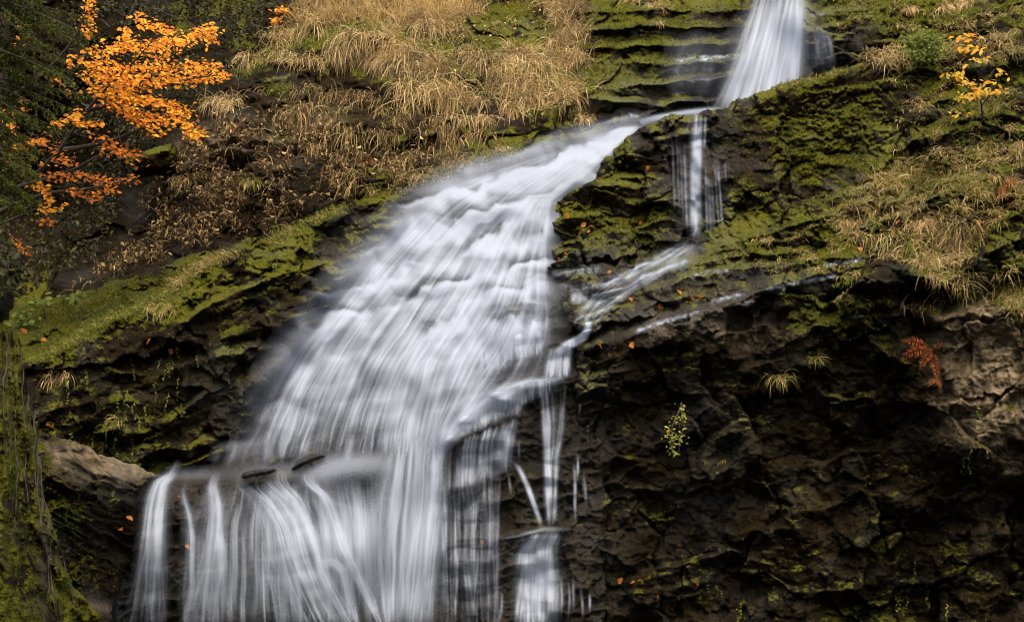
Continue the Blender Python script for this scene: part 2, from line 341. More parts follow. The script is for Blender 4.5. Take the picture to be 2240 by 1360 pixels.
# right cliff: the mossy block behind, the grassy ledges, the dark face below
P_RIGHT = [(1288, 388), (1335, 322), (1392, 285), (1450, 256), (1560, 238), (1650, 205), (1700, 186), (1790, 166), (1850, 148), (1910, 132), (2000, 112), (2100, 92), (2240, 62), (2850, -60),
           (2850, 1800), (1250, 1800), (1252, 1300), (1250, 1000), (1252, 860), (1254, 780), (1270, 730), (1225, 690), (1208, 640), (1196, 560), (1192, 480), (1215, 430)]
region("right", "right_cliff", P_RIGHT, [
 (1215, 430, 21.7), (1200, 500, 21.3), (1200, 600, 20.8), (1330, 330, 22.0), (1460, 262, 22), (1560, 244, 21.9), (1700, 192, 21.8), (1850, 152, 21.7), (2000, 116, 21.7), (2240, 70, 21.7), (2700, 0, 21.5),
 (1400, 450, 21.3), (1530, 400, 21.5), (1530, 520, 21.2), (1700, 350, 21.3), (1850, 300, 21.1), (1850, 390, 20.9), (2050, 250, 20.9), (2240, 200, 20.7), (1350, 575, 20.8), (1540, 548, 20.7), (1700, 490, 20.5),
 (1880, 420, 20.2), (2100, 400, 19.7), (2240, 350, 19.5), (1270, 770, 19.7), (1400, 725, 19.2), (1550, 672, 18.9), (1700, 622, 18.8), (1900, 600, 18.4), (2100, 600, 18.2), (2240, 560, 18.0),
 (1270, 1000, 19.2), (1270, 1360, 18.5), (1500, 900, 18.7), (1500, 1360, 18.0), (1800, 900, 18.3), (1800, 1360, 17.6), (2070, 800, 17.9), (2150, 720, 17.7), (2150, 980, 16.7), (2190, 1080, 17.9), (2240, 1360, 17.0), (2000, 1000, 18.0), (2700, 800, 16.8),
 (1500, 1700, 17.2), (2240, 1700, 16.4)],
 rim=22, rimd=.5, led=[
  ([(1200, 432), (1300, 408), (1395, 412)], 14, .45, 50), ([(1330, 402), (1390, 384), (1450, 392)], 12, .35, 50), ([(1190, 486), (1260, 478), (1310, 470)], 10, .3, 40), ([(1240, 375), (1340, 350), (1420, 310), (1500, 300)], 14, .3, 40),
  ([(1190, 545), (1270, 530), (1300, 545)], 10, .25, 40), ([(1440, 260), (1560, 246), (1700, 196), (1860, 160)], 12, .2, 50),
  ([(1460, 600), (1540, 572), (1640, 555), (1760, 548)], 12, .3, 30), ([(1400, 642), (1500, 612), (1600, 592), (1760, 572), (1900, 562)], 14, .35, 40), ([(1560, 545), (1700, 500), (1820, 470), (1900, 440)], 14, .3, 40),
  ([(1330, 690), (1450, 662), (1560, 640), (1700, 616), (1800, 602), (1910, 582)], 16, .35, 40), ([(1265, 765), (1370, 742), (1480, 698), (1545, 680), (1680, 634), (1780, 604)], 24, .55, 90),
  ([(1262, 832), (1360, 812)], 12, .3, 50), ([(1800, 442), (1900, 412), (1995, 396)], 12, .35, 40), ([(1870, 502), (1990, 468)], 12, .35, 40), ([(2030, 440), (2130, 400), (2240, 366)], 12, .3, 40),
  ([(2150, 505), (2260, 448)], 14, .35, 40), ([(2130, 572), (2200, 532), (2280, 505)], 22, .6, 60), ([(1880, 620), (2000, 600), (2120, 640)], 30, .5, 80), ([(2040, 700), (2140, 682), (2280, 670)], 26, .6, 140),
  ([(1260, 912), (1340, 890)], 12, .25, 40), ([(1350, 1275), (1500, 1230), (1620, 1200)], 12, .3, 30), ([(1780, 1020), (1860, 990), (1920, 985)], 10, .25, 30), ([(1340, 1300), (1450, 1290), (1560, 1265)], 10, .2, 30),
  ([(1960, 330), (2060, 270), (2120, 260)], 16, .35, 50), ([(2120, 150), (2240, 110)], 16, .4, 50), ([(1990, 310), (2130, 280), (2260, 290)], 12, .3, 40)],
 st=[(.27, 96, 32, .32), (.30, 40, 33, .09)], fac=[(190, 15, .55), (80, 16, .22), (34, 17, .08), (15, 18, .025)],
 moss=[(1780, 270, 170, 120, .8), (1350, 490, 110, 80, .5), (1830, 690, 90, 80, .75), (2200, 560, 60, 50, .7), (1700, 510, 220, 60, .5), (1600, 560, 200, 40, .4), (1340, 340, 60, 40, .5), (2150, 250, 120, 150, .35), (2050, 450, 200, 100, .4),
       (1500, 1000, 330, 300, -.25), (1640, 730, 90, 60, -.7), (2150, 800, 120, 160, -.55), (1530, 400, 60, 140, -.5), (1290, 600, 90, 60, .1), (1640, 300, 50, 80, -.3), (2000, 1100, 300, 300, -.1)],
 bare=[(2150, 730, 100, 60, 1.2), (2195, 900, 70, 110, 1.1), (2100, 850, 50, 80, .8), (1640, 730, 90, 50, .7), (1440, 715, 60, 30, .3), (1790, 1050, 30, 60, .15), (2180, 1170, 60, 40, .25), (2240, 60, 90, 60, .3), (1420, 640, 200, 30, .2), (1900, 420, 150, 60, .25)],
 wet=[(1530, 400, 90, 160, .8), (1500, 600, 200, 60, .5), (1450, 690, 250, 40, .7), (1290, 560, 100, 60, .6), (1280, 1000, 80, 300, .8), (1540, 1040, 90, 200, .5), (1720, 620, 120, 25, .6), (1950, 440, 120, 70, .4)],
 moss_bias=-.2, wet_bias=.05, lumps=.05, calm=[(1780, 280, 190, 130, .85), (1360, 490, 110, 70, .8), (1750, 1000, 450, 320, .5), (2150, 850, 110, 180, .5), (1540, 420, 60, 120, .6)])

# near left: sloping rock beside the lip of the shelf
P_NEAR = [(-600, 900), (40, 925), (100, 945), (165, 962), (230, 995), (290, 1014), (352, 1042), (318, 1058), (304, 1090), (300, 1180), (282, 1240), (258, 1300), (245, 1340), (262, 1420), (270, 1800), (-600, 1800)]
region("near", "near_rock_slope", P_NEAR, [
 (-500, 920, 14.5), (60, 940, 16.0), (100, 948, 16.3), (230, 1000, 17.4), (340, 1044, 18.2), (120, 1030, 15.5), (220, 1060, 16.6), (300, 1085, 17.7), (150, 1200, 15.6), (260, 1200, 17.2), (285, 1150, 17.5), (240, 1340, 16.4), (320, 1380, 16.8), (60, 1360, 14.5), (160, 1340, 15.2), (-500, 1700, 13), (240, 1700, 15)],
 rim=18, rimd=.4, led=[([(100, 985), (200, 1030), (310, 1060)], 22, .35, 60), ([(120, 1040), (200, 1078), (290, 1100)], 12, .3, 60), ([(140, 1320), (240, 1338)], 20, .3, 60)],
 st=[(-.45, 34, 42, .12), (-.5, 15, 43, .05)], fac=[(90, 25, .12), (36, 26, .05), (15, 27, .015)],
 bare=[(190, 985, 120, 26, 1.3), (260, 1020, 110, 28, 1.3), (230, 1000, 100, 22, .4), (200, 1330, 60, 15, .5)], moss=[(190, 985, 90, 16, -.9), (270, 1025, 80, 18, -.9), (130, 1080, 60, 60, .3), (150, 1250, 60, 100, .3), (250, 1150, 60, 90, -.5)],
 wet=[(290, 1030, 60, 30, .8), (210, 1330, 60, 20, .7)], lumps=.03)
for k in ("back", "bed", "left", "right", "near"): tag(REG[k].ob, kind="structure")

# mossy pillar of rock at the left edge, and the round boulder above it: things of their own
def ridges(px, py):
    c = px - .18*np.clip(py-700, 0, 900)*np.clip(px/140, 0, 1.4)
    return .42*fbm(c/30, py/300, 3, 5)+.22*np.abs(perlin(c/13, py/190, 8))+.06*fbm(px/14, py/30, 3, 9)
P_PIL = [(-600, 650), (-60, 690), (0, 704), (25, 712), (42, 738), (52, 790), (66, 860), (74, 930), (84, 1000), (97, 1080), (117, 1160), (140, 1230), (165, 1285), (215, 1335), (268, 1385), (300, 1800), (-600, 1800)]
pil = region("pillar", "rock_pillar", P_PIL, [(-500, 700, 13), (0, 705, 14.3), (50, 800, 14.2), (0, 900, 13.1), (80, 1000, 13.7), (0, 1100, 12.2), (130, 1250, 13.4), (0, 1300, 11.5), (220, 1360, 13.8), (-500, 1500, 10), (200, 1700, 12)],
 rim=40, rimd=.6, st=[], fac=[(60, 45, .06)], extra=ridges, moss_bias=.85, moss=[(60, 1000, 12, 300, -.2), (60, 720, 40, 60, -.4), (100, 1230, 14, 160, -.5)], bare=[(95, 1200, 12, 160, .4), (20, 760, 10, 100, .4)], rough_edge=7, lumps=.035, up_gain=.4)
tag(pil, "tall moss covered rock pillar with vertical ridges at the left edge", "rock")
P_BLD = [(-420, 500), (-60, 470), (0, 494), (18, 512), (36, 548), (42, 590), (34, 630), (30, 672), (20, 700), (-60, 730), (-420, 740)]
bl = region("bould", "boulder", P_BLD, [(-400, 600, 14.3), (0, 510, 14.9), (0, 600, 14.4), (30, 600, 14.7), (0, 690, 14.5)], rim=40, rimd=.9, fac=[(70, 46, .08), (30, 47, .03)], extra=lambda x, y: .05*fbm((x+y)/20, (y-x)/60, 3, 15), moss_bias=.1, rough_edge=4, lumps=.02)
tag(bl, "rounded mossy boulder on top of the rock pillar at the left edge", "boulder")
# mossy block under the beech
P_BK2 = [(278, 345), (300, 332), (345, 322), (378, 312), (392, 330), (396, 372), (380, 385), (330, 388), (292, 392), (276, 372)]
bk = region("block", "boulder", P_BK2, [(280, 350, 25.6), (330, 340, 25.4), (390, 330, 25.5), (330, 385, 25.2), (280, 390, 25.4), (392, 385, 25.5)], rim=22, rimd=1.0, fac=[(60, 48, .14), (25, 49, .05)], led=[([(276, 348), (330, 335), (392, 322)], 14, .4, 60)], moss=[(350, 325, 50, 14, .5), (330, 365, 60, 24, -.5)], rough_edge=4)
tag(bk, "dark angular boulder with a mossy top under the orange beech", "boulder")
# wet humps at the head of the lower shelf
P_H1 = [(628, 1026), (650, 1004), (680, 990), (708, 990), (716, 998), (690, 1008), (664, 1020), (640, 1032)]
h1 = region("hump", "boulder", P_H1, [(630, 1026, 17.25), (680, 992, 17.35), (712, 994, 17.35), (660, 1024, 17.15), (690, 1012, 17.2)], rim=12, rimd=1.3, fac=[(40, 51, .04)], moss_bias=-1, wet_bias=.6, rough_edge=1.5)
tag(h1, "pointed dark wet boulder breaking the foam above the shelf", "boulder")
P_H2 = [(524, 1040), (532, 1030), (560, 1024), (600, 1020), (618, 1024), (600, 1034), (560, 1044), (530, 1050)]
h2 = region("hump2", "boulder", P_H2, [(530, 1034, 17.15), (600, 1022, 17.25), (615, 1024, 17.25), (560, 1042, 17.1), (600, 1032, 17.15)], rim=10, rimd=1.3, fac=[(40, 52, .04)], moss_bias=-1, wet_bias=.6, rough_edge=1.5)
tag(h2, "low flat wet boulder left of the pointed one on the shelf", "boulder")

def front(keys):
    D = np.full(PX.shape, 1e3, np.float32)
    for k in keys:
        g = REG[k]; D = np.minimum(D, np.where(g.sdf > 1, g.D, 1e3))
    return D
def blur(A, n):
    k = np.ones(n)/n; P = np.pad(A, ((n//2, n//2), (n//2, n//2)), mode='edge')
    P = np.apply_along_axis(lambda r: np.convolve(r, k, 'valid'), 0, P)
    return np.apply_along_axis(lambda r: np.convolve(r, k, 'valid'), 1, P).astype(np.float32)
FRONT = front(["back", "bed", "left", "right", "near", "pillar", "bould", "block"])
def pool(A, n):
    for ax in (0, 1):
        B_ = A.copy()
        for k in range(-n, n+1): B_ = np.minimum(B_, np.roll(A, k, ax))
        A = B_
    return A
WBED0 = np.minimum(REG["bed"].D, np.where(REG["left"].sdf > 8, REG["left"].D, 99))
WBED = blur(WBED0, 5)
WFALL = blur(blur(blur(pool(WBED0, 18), 21), 21), 21)
WBACK = blur(REG["back"].D, 9); WRIGHT = blur(REG["right"].D, 5)
def at(px, py, off=0., arr=None):
    d = look(FRONT if arr is None else arr, px, py)-off
    return to_world(np.asarray(px, float), np.asarray(py, float), d)

# ------------------------------------------------------------------ ribbons (water strands, blades, twigs)
def ribbon_geo(P, side, hw):
    """P (n,s,3) centre lines, side (n,s,3) unit, hw (n,s) half widths -> vertices and quads"""
    n, s, _ = P.shape
    V = np.stack([P-side*hw[..., None], P+side*hw[..., None]], 2).reshape(-1, 3)
    b = (np.arange(n)[:, None]*s+np.arange(s-1)[None])*2
    F = np.stack([b, b+1, b+3, b+2], -1).reshape(-1, 4)
    return V, F
WX0, WX1, WY0, WY1, WS = 180, 1900, -44, 1424, 2.0
wxs = np.arange(WX0, WX1, WS); wys = np.arange(WY0, WY1, WS); WPX, WPY = np.meshgrid(wxs, wys)
def gauss(A, sg):
    h, w_ = A.shape; p = int(3*sg)+2; B_ = np.pad(A, p); fy = np.fft.fftfreq(B_.shape[0])[:, None]; fx = np.fft.rfftfreq(B_.shape[1])[None]
    G = np.exp(-2*(np.pi*sg)**2*(fy**2+fx**2)); return np.maximum(np.fft.irfft2(np.fft.rfft2(B_)*G, B_.shape)[p:p+h, p:p+w_], 0)
class Water:
    """every strand is the path of falling water; the paths of a long exposure add up to the thickness of the sheet"""
    def __init__(s): s.soft = {}
    def strands(s, guides, n, width, dens, arr=None, v=(0, 1), wob=3., step=0., streak=(0, 0), field=(), edge=.12, ulim=(0, 1), seed=1, S=26, cover=(.35, 1.0), fade=.12, mult=5, **unused):
        r = np.random.default_rng(seed); n = n*mult
        G = []
        for g in guides:
            g = np.array(g, float); L = np.concatenate([[0], np.cumsum(np.linalg.norm(np.diff(g, axis=0), axis=1))]); t = np.linspace(0, L[-1], 60)
            q = np.stack([np.interp(t, L, g[:, 0]), np.interp(t, L, g[:, 1])], 1)
            for _ in range(4): q[1:-1] = (q[:-2]+2*q[1:-1]+q[2:])/4
            G.append(q)
        G = np.array(G); ng = len(G); glen = np.linalg.norm(np.diff(G, axis=1), axis=-1).sum(1).mean()
        u = r.uniform(ulim[0], ulim[1], n)*(ng-1) if ng > 1 else np.zeros(n)
        i = np.clip(u.astype(int), 0, max(ng-2, 0)); f = (u-i)[:, None, None]
        path = G[i]*(1-f)+G[np.minimum(i+1, ng-1)]*f
        ln = r.uniform(cover[0], cover[1], n)*(v[1]-v[0]); a = v[0]+r.uniform(0, 1, n)*((v[1]-v[0])-ln); b = a+ln
        S = int(np.clip(glen*cover[1]*(v[1]-v[0])/1.6, 12, 700))
        e = np.linspace(0, 1, S)[None]; tt = a[:, None]+(b-a)[:, None]*e
        k = np.clip(tt*59, 0, 58.999); k0 = k.astype(int); kf = (k-k0)[..., None]; ar = np.arange(n)[:, None]
        Q = path[ar, k0]*(1-kf)+path[ar, k0+1]*kf
        un = (u/max(ng-1, 1))[:, None]; uw = un*glen/40
        wx = wob*(perlin(uw+0*tt, tt*glen/110, 3)+.5*perlin(uw*3+0*tt, tt*glen/60, 5))+.25*wob*perlin(tt*4+r.uniform(0, 99, (n, 1)), 0*tt+.5, 6)
        if ng == 1: wx = wob*.6*perlin(tt*glen/70+seed, 0*tt+.3, 6)+r.normal(0, 1.1, (n, 1))
        Q[..., 0] += wx
        lo = np.where(a > v[0]+.02, fade*1.6, fade)[:, None]; hi = np.where(b < v[1]-.02, fade*1.6, fade)[:, None]
        fd = sstep(0, 1, np.clip(e/np.maximum(lo, 1e-3), 0, 1))*sstep(0, 1, np.clip((1-e)/np.maximum(hi, 1e-3), 0, 1))
        ed = 1.0 if ng == 1 or edge <= 0 else sstep(-.02, edge, un)*sstep(-.02, edge, 1-un)
        fl = np.clip(1+blob(Q[..., 0], Q[..., 1], field), .03, 3)
        if step: fl = fl*np.clip(1+step*1.3*fbm((Q[..., 0]-.4*Q[..., 1])/150, (Q[..., 1]+.28*Q[..., 0])/34, 3, 200), .08, 2)
        if streak[0]: fl = fl*np.clip(1+streak[0]*1.6*fbm(un*streak[1]+0*tt, tt*1.3, 3, 210), .05, 2.2)
        wpx = r.uniform(width[0], width[1], (n, 1)); dn = r.uniform(dens[0], dens[1], (n, 1))/mult*fd*ed*fl*np.exp(r.normal(0, .95, (n, 1))-.4)
        ds = np.linalg.norm(np.diff(Q, axis=1), axis=-1); ds = np.concatenate([ds, ds[:, -1:]], 1)
        wt = dn*wpx*ds*1.05/(WS*WS)
        X = (Q[..., 0]-WX0)/WS; Y = (Q[..., 1]-WY0)/WS; xi = np.floor(X).astype(int); yi = np.floor(Y).astype(int)
        ok = (xi >= 0) & (yi >= 0) & (xi < len(wxs)-1) & (yi < len(wys)-1); X = X[ok]; Y = Y[ok]; xi = xi[ok]; yi = yi[ok]; wt = wt[ok]; fx = X-xi; fy = Y-yi; nx = len(wxs)
        H = 0
        for dx, dy, ww in ((0, 0, (1-fx)*(1-fy)), (1, 0, fx*(1-fy)), (0, 1, (1-fx)*fy), (1, 1, fx*fy)):
            H = H+np.bincount((yi+dy)*nx+xi+dx, wt*ww, nx*len(wys))
        sg = round(max(.45, (width[0]+width[1])*.5*.36/WS), 1)
        s.soft[sg] = s.soft.get(sg, 0)+H.reshape(len(wys), nx)
    def build(s, name, arr, off=.12, crest=None, gain=1., cap=1.8):
        rho = sum(gauss(H, sg) for sg, H in s.soft.items())*gain
        sm = gauss(rho, 7.)+1e-4; rho = rho*cap*(1-np.exp(-sm/cap))/sm      # spray never gets thicker than this
        D = look(arr, WPX, WPY)-off
        if crest is not None:
            mul, bump = crest(WPX, WPY); rho = rho*mul; D = D-bump
        D = D-.04*np.clip(gauss(rho, 5.), 0, 2)
        al = 1-np.exp(-rho)
        keep = gauss(rho, 1.5) > .012
        fm = keep[:-1, :-1] | keep[1:, :-1] | keep[:-1, 1:] | keep[1:, 1:]
        idx = np.arange(WPX.size).reshape(WPX.shape)
        F = np.stack([idx[:-1, :-1][fm], idx[1:, :-1][fm], idx[1:, 1:][fm], idx[:-1, 1:][fm]], 1)
        used = np.unique(F); remap = np.zeros(WPX.size, np.int64); remap[used] = np.arange(len(used))
        return new_mesh(name, to_world(WPX, WPY, D).reshape(-1, 3)[used], remap[F], WATER, None, {"flow": ('FLOAT', al.ravel()[used])})
def steps(P, slope, top=1.5, low=.42, k=.24, amp=.14, seed=300, wmap=None, warp=.8, scal=.55):
    """water running down a stair of ledges: thick and bright over each rim, thin as it drops to the next"""
    def fn(x, y):
        ph = (y+slope*x)/P-scal*np.abs(perlin((x-.45*y)/48, y/150, seed+2))+warp*fbm(x/240, y/170, 3, seed); f = ph-np.floor(ph)
        A = np.clip(.75+1.1*fbm((x-.4*y)/150, y/60, 3, seed+9), .0, 1.25)
        prof = np.exp(-f/k)*(1-f)+sstep(.72, 1., f)
        if wmap is not None: A = A*np.clip(wmap(x, y), 0, 1)
        return 1+A*((low-1)+(top-low)*prof), amp*A*prof
    return fn
def curtain(top, bot, n=9, mid=None, lean=0):
    def at_l(pl, k):
        P = np.array(pl, float); L = np.concatenate([[0], np.cumsum(np.linalg.norm(np.diff(P, axis=0), axis=1))]); t = np.linspace(0, L[-1], k)
        return np.stack([np.interp(t, L, P[:, 0]), np.interp(t, L, P[:, 1])], 1)
    A = at_l(top, n); B = at_l(bot, n); M = at_l(mid, n) if mid else None
    out = []
    for k in range(n):
        c = [tuple(A[k])]
        if M is not None: c.append(tuple(M[k]))
        else: c.append((A[k][0]*.35+B[k][0]*.65+lean, A[k][1]*.7+B[k][1]*.3))
        c.append(tuple(B[k])); out.append(c)
    return out
def full(w, guides, n, arr, dens=1., field=(), v=(0, 1), wide=(24, 60), seed=1, mist=True, **kw):
    """silk, bands and threads of one fall"""
    w.strands(guides, int(n*.20), wide, (.10*dens, .24*dens), arr, v=v, field=field, seed=seed, **kw)
    w.strands(guides, int(n*.45), (6, 13), (.12*dens, .45*dens), arr, v=v, field=field, seed=seed+1, mult=2, **kw)
    w.strands(guides, int(n*1.1), (1.6, 3.8), (.22*dens, 1.2*dens), arr, v=v, field=field, seed=seed+2, mult=2, **kw)
    if mist:
        k2 = dict(kw); k2.update(edge=0, ulim=(-.05, 1.05), cover=(.3, .7), fade=.3)
        w.strands(guides, max(int(n*.10), 5), (wide[0]*1.3, wide[1]*1.5), (.03*dens, .10*dens), arr, v=v, field=field, seed=seed+3, **k2)
# main cascade
MAIN = [
 [(1392, 262), (1330, 290), (1200, 335), (1060, 378), (950, 420), (860, 500), (770, 610), (680, 715), (612, 800), (572, 870), (545, 940), (500, 1005)],
 [(1394, 264), (1335, 298), (1210, 343), (1080, 388), (980, 438), (890, 530), (800, 640), (712, 750), (655, 850), (625, 930), (600, 1010)],
 [(1396, 266), (1338, 302), (1215, 352), (1100, 405), (1010, 470), (930, 560), (850, 660), (772, 770), (722, 870), (695, 950), (680, 1015)],
 [(1398, 267), (1340, 306), (1220, 360), (1120, 420), (1040, 500), (975, 590), (910, 690), (842, 790), (800, 890), (782, 960), (770, 1015)],
 [(1400, 268), (1342, 309), (1225, 368), (1140, 435), (1075, 520), (1020, 620), (970, 700), (905, 800), (872, 900), (857, 960), (850, 1015)],
 [(1401, 269), (1344, 312), (1235, 376), (1160, 440), (1110, 530), (1065, 630), (1030, 690), (962, 780), (930, 880), (915, 950), (905, 1015)],
 [(1402, 270), (1346, 314), (1250, 382), (1180, 440), (1150, 530), (1110, 640), (1090, 690), (1042, 760), (1000, 850), (965, 930), (950, 1005)],
 [(1403, 271), (1348, 316), (1268, 386), (1200, 430), (1185, 520), (1170, 620), (1160, 680), (1132, 760), (1080, 850), (1010, 920), (960, 990)],
 [(1404, 272), (1350, 318), (1282, 388), (1206, 426), (1194, 520), (1197, 620), (1207, 680), (1196, 770), (1180, 830), (1080, 885), (980, 960)]]
FM = [(1000, 420, 160, 60, .7), (900, 560, 120, 60, .3), (1000, 590, 140, 40, .35), (1060, 380, 120, 40, .6), (1250, 340, 100, 50, .6), (950, 700, 90, 50, .4), (650, 760, 60, 60, .3), (590, 860, 40, 60, .4),
      (930, 760, 70, 40, .6), (1010, 700, 60, 20, .5), (900, 900, 50, 90, .35), (600, 850, 50, 90, .3), (800, 850, 260, 130, .15), (1165, 560, 40, 110, -.5), (1190, 470, 30, 50, -.4), (1125, 560, 26, 70, -.4), (705, 900, 40, 100, -.4), (790, 900, 18, 80, -.4), (975, 870, 36, 90, -.6), (1075, 790, 70, 70, -.5), (1160, 770, 60, 60, -.55), (1110, 830, 80, 40, -.5), (890, 680, 22, 30, -.5), (810, 690, 18, 40, -.4), (1100, 940, 120, 50, -.8)]
w = Water()
full(w, MAIN, 560, WBED, .95, FM, seed=11, wob=5, step=.25, edge=.16, fade=.05, streak=(.75, 60))
w.strands([[(x-26, y) for x, y in MAIN[0]], [(x+4, y) for x, y in MAIN[0]], [(x+40, y) for x, y in MAIN[0]]], 60, (30, 80), (.03, .08), WBED, v=(.25, 1), seed=19, wob=8, cover=(.2, .5), edge=.3, fade=.3)
w.strands(curtain([(500, 960), (600, 950), (720, 940)], [(440, 1024), (560, 1030), (700, 1022)]), 60, (4, 16), (.05, .25), seed=17, streak=(.6, 12), fade=.3)
w.strands(MAIN, 60, (30, 80), (.2, .5), WBED, v=(.0, .62), field=FM, seed=21, wob=6, step=.5, cover=(.2, .5), ulim=(0, .97))
# shorter pieces thrown by the steps
w.strands(MAIN, 380, (6, 22), (.12, .45), WBED, v=(.15, 1), field=FM, seed=22, wob=4, step=.6, cover=(.05, .16), off=(.1, .3), S=12)
for k, (pl, d) in enumerate([([(1115, 550), (1145, 522), (1198, 513)], .35), ([(1125, 490), (1165, 475), (1202, 480)], .35), ([(1090, 668), (1150, 656), (1212, 668)], .5), ([(1130, 628), (1180, 602), (1216, 606)], .4), ([(1145, 450), (1190, 424), (1285, 399)], .4), ([(1040, 684), (1120, 676), (1215, 670)], .5),
                      ([(1150, 575), (1175, 562), (1200, 566)], .3), ([(930, 470), (1010, 452), (1110, 430)], .2), ([(1080, 590), (1120, 610), (1150, 650)], .3)]):
    P_ = np.array(pl, float); w.strands([P_-[0, 5], P_, P_+[0, 6]], 26, (2, 8), (d*.4, d*1.2), WBED, seed=400+k, off=(.1, .28), wob=5, cover=(.25, .7), S=14, fade=.3)
WMAIN = blur(blur(pool(WBED0, 7), 11), 11)
main_fall = w.build("waterfall", WMAIN, .14, steps(66, .30, 2.1, .30, .28, .012, 300, lambda x, y: 1.0*(1-sstep(660, 820, y))+.12, .8, .3), .47, 2.0); tag(main_fall, "broad white main cascade sweeping down to the lower left", kind="structure")

# upper fall, thin ribbon fall and its stream
w = Water()
UP = [[(1655, -30), (1628, 60), (1602, 140), (1575, 205), (1540, 262)], [(1690, -30), (1668, 60), (1640, 150), (1600, 262)], [(1725, -30), (1708, 60), (1690, 150), (1660, 262)], [(1750, -30), (1738, 60), (1728, 150), (1718, 240)], [(1768, -30), (1758, 60), (1752, 140), (1748, 225)]]
FU = [(1640, 120, 50, 120, .5), (1706, 100, 14, 90, -.35), (1728, 90, 9, 90, .5), (1600, 230, 60, 40, .5), (1715, 175, 25, 14, .6)]
full(w, UP, 210, WBACK, 1.15, FU, seed=31, wob=4, off=(.3, .8), wide=(18, 46), streak=(.35, 9), edge=.2, smooth=6)
w.strands(curtain([(1500, 60), (1620, 70)], [(1430, 200), (1560, 240)]), 60, (6, 26), (.006, .03), WBACK, seed=33, off=(.05, .2))
w.strands(curtain([(1770, 40), (1800, 60)], [(1780, 170), (1830, 150)]), 26, (1.6, 6), (.1, .4), WBACK, seed=34, off=(.05, .15))
w.strands([[(1585, 236), (1500, 246), (1440, 256), (1380, 268)], [(1600, 250), (1500, 256), (1440, 266), (1390, 276)]], 60, (4, 14), (.2, .6), WBACK, seed=35, off=(.1, .3))
upper = w.build("waterfall", blur(blur(pool(REG["back"].D, 14), 19), 19), .25, None, .5); tag(upper, "upper white waterfall plunging behind the mossy block", kind="structure")
w = Water()
WFR = blur(pool(REG["right"].D, 4), 15)
RB = [[(1514, 243), (1513, 300), (1510, 400), (1508, 528)], [(1526, 242), (1524, 300), (1521, 400), (1519, 528)], [(1540, 241), (1536, 300), (1532, 400), (1534, 528)]]
full(w, RB, 60, WFR, .8, [(1525, 255, 14, 14, .4)], seed=41, wob=1.5, wide=(8, 16), off=(.12, .3), edge=.35)
for k, (x0, x1, y0, y1, d) in enumerate([(1480, 1487, 290, 480, .22), (1488, 1495, 300, 500, .3), (1495, 1503, 300, 520, .35), (1500, 1506, 310, 500, .25), (1470, 1476, 300, 470, .15), (1548, 1556, 380, 520, .5), (1543, 1547, 360, 515, .35), (1562, 1574, 330, 505, .3),
                       (1570, 1580, 350, 500, .45), (1585, 1588, 350, 400, .25), (1556, 1562, 400, 510, .25), (1543, 1540, 250, 330, .5), (1512, 1500, 250, 300, .2)]):
    w.strands([[(x0, y0), ((x0+x1)/2, (y0+y1)/2), (x1, y1)]], 4, (1.4, 3.4), (d*.5, d*1.1), WFR, seed=50+k, wob=2, off=(.05, .12), cover=(.7, 1))
RS = [[(1500, 522), (1440, 556), (1360, 590), (1300, 636), (1262, 680), (1250, 720)], [(1520, 528), (1460, 570), (1390, 606), (1320, 655), (1280, 700), (1268, 735)], [(1550, 530), (1510, 572), (1450, 602), (1370, 648), (1320, 690), (1290, 735)]]
RSD = blur(np.minimum(REG["right"].D, np.where(REG["bed"].sdf > 4, REG["bed"].D, 99)), 3)
w.strands(RS, 40, (10, 24), (.01, .07), RSD, seed=61, field=[(1510, 540, 50, 24, 3.), (1380, 620, 60, 40, -.6)], wob=5, off=(.04, .12))
w.strands(RS, 240, (1.4, 4), (.06, .38), RSD, seed=62, field=[(1510, 535, 40, 18, .8), (1370, 620, 60, 30, -.3)], wob=9, off=(.04, .14), cover=(.1, .5))
w.strands([[(1276, 690), (1286, 712), (1272, 732), (1235, 752), (1205, 775)], [(1284, 690), (1292, 716), (1280, 738), (1245, 762), (1212, 785)]], 50, (4, 12), (.3, .7), RSD, seed=63, wob=2, off=(.06, .16))
# little steps beside the ribbon stream
for k, (a, b) in enumerate([(((1200, 590), (1330, 578)), ((1200, 612), (1330, 598))), (((1330, 600), (1420, 582)), ((1325, 640), (1410, 612))), (((1215, 622), (1340, 610)), ((1215, 640), (1335, 634))), (((1250, 640), (1290, 630)), ((1248, 668), (1285, 662))), (((1440, 575), (1510, 560)), ((1430, 606), (1500, 592)))]):
    w.strands(curtain(a, b), 40, (2, 9), (.1, .45), RSD, seed=70+k, off=(.04, .1), cover=(.6, 1), wob=2)
ribbon = w.build("waterfall", blur(pool(np.minimum(RSD, REG["right"].D+np.where(REG["right"].sdf > 2, 0, 9)), 2), 5), .10, steps(21, .35, 1.7, .3, .3, .02, 340, lambda x, y: sstep(540, 570, y)), .5); tag(ribbon, "thin ribbon waterfall over the dark block and its shallow stream", kind="structure")

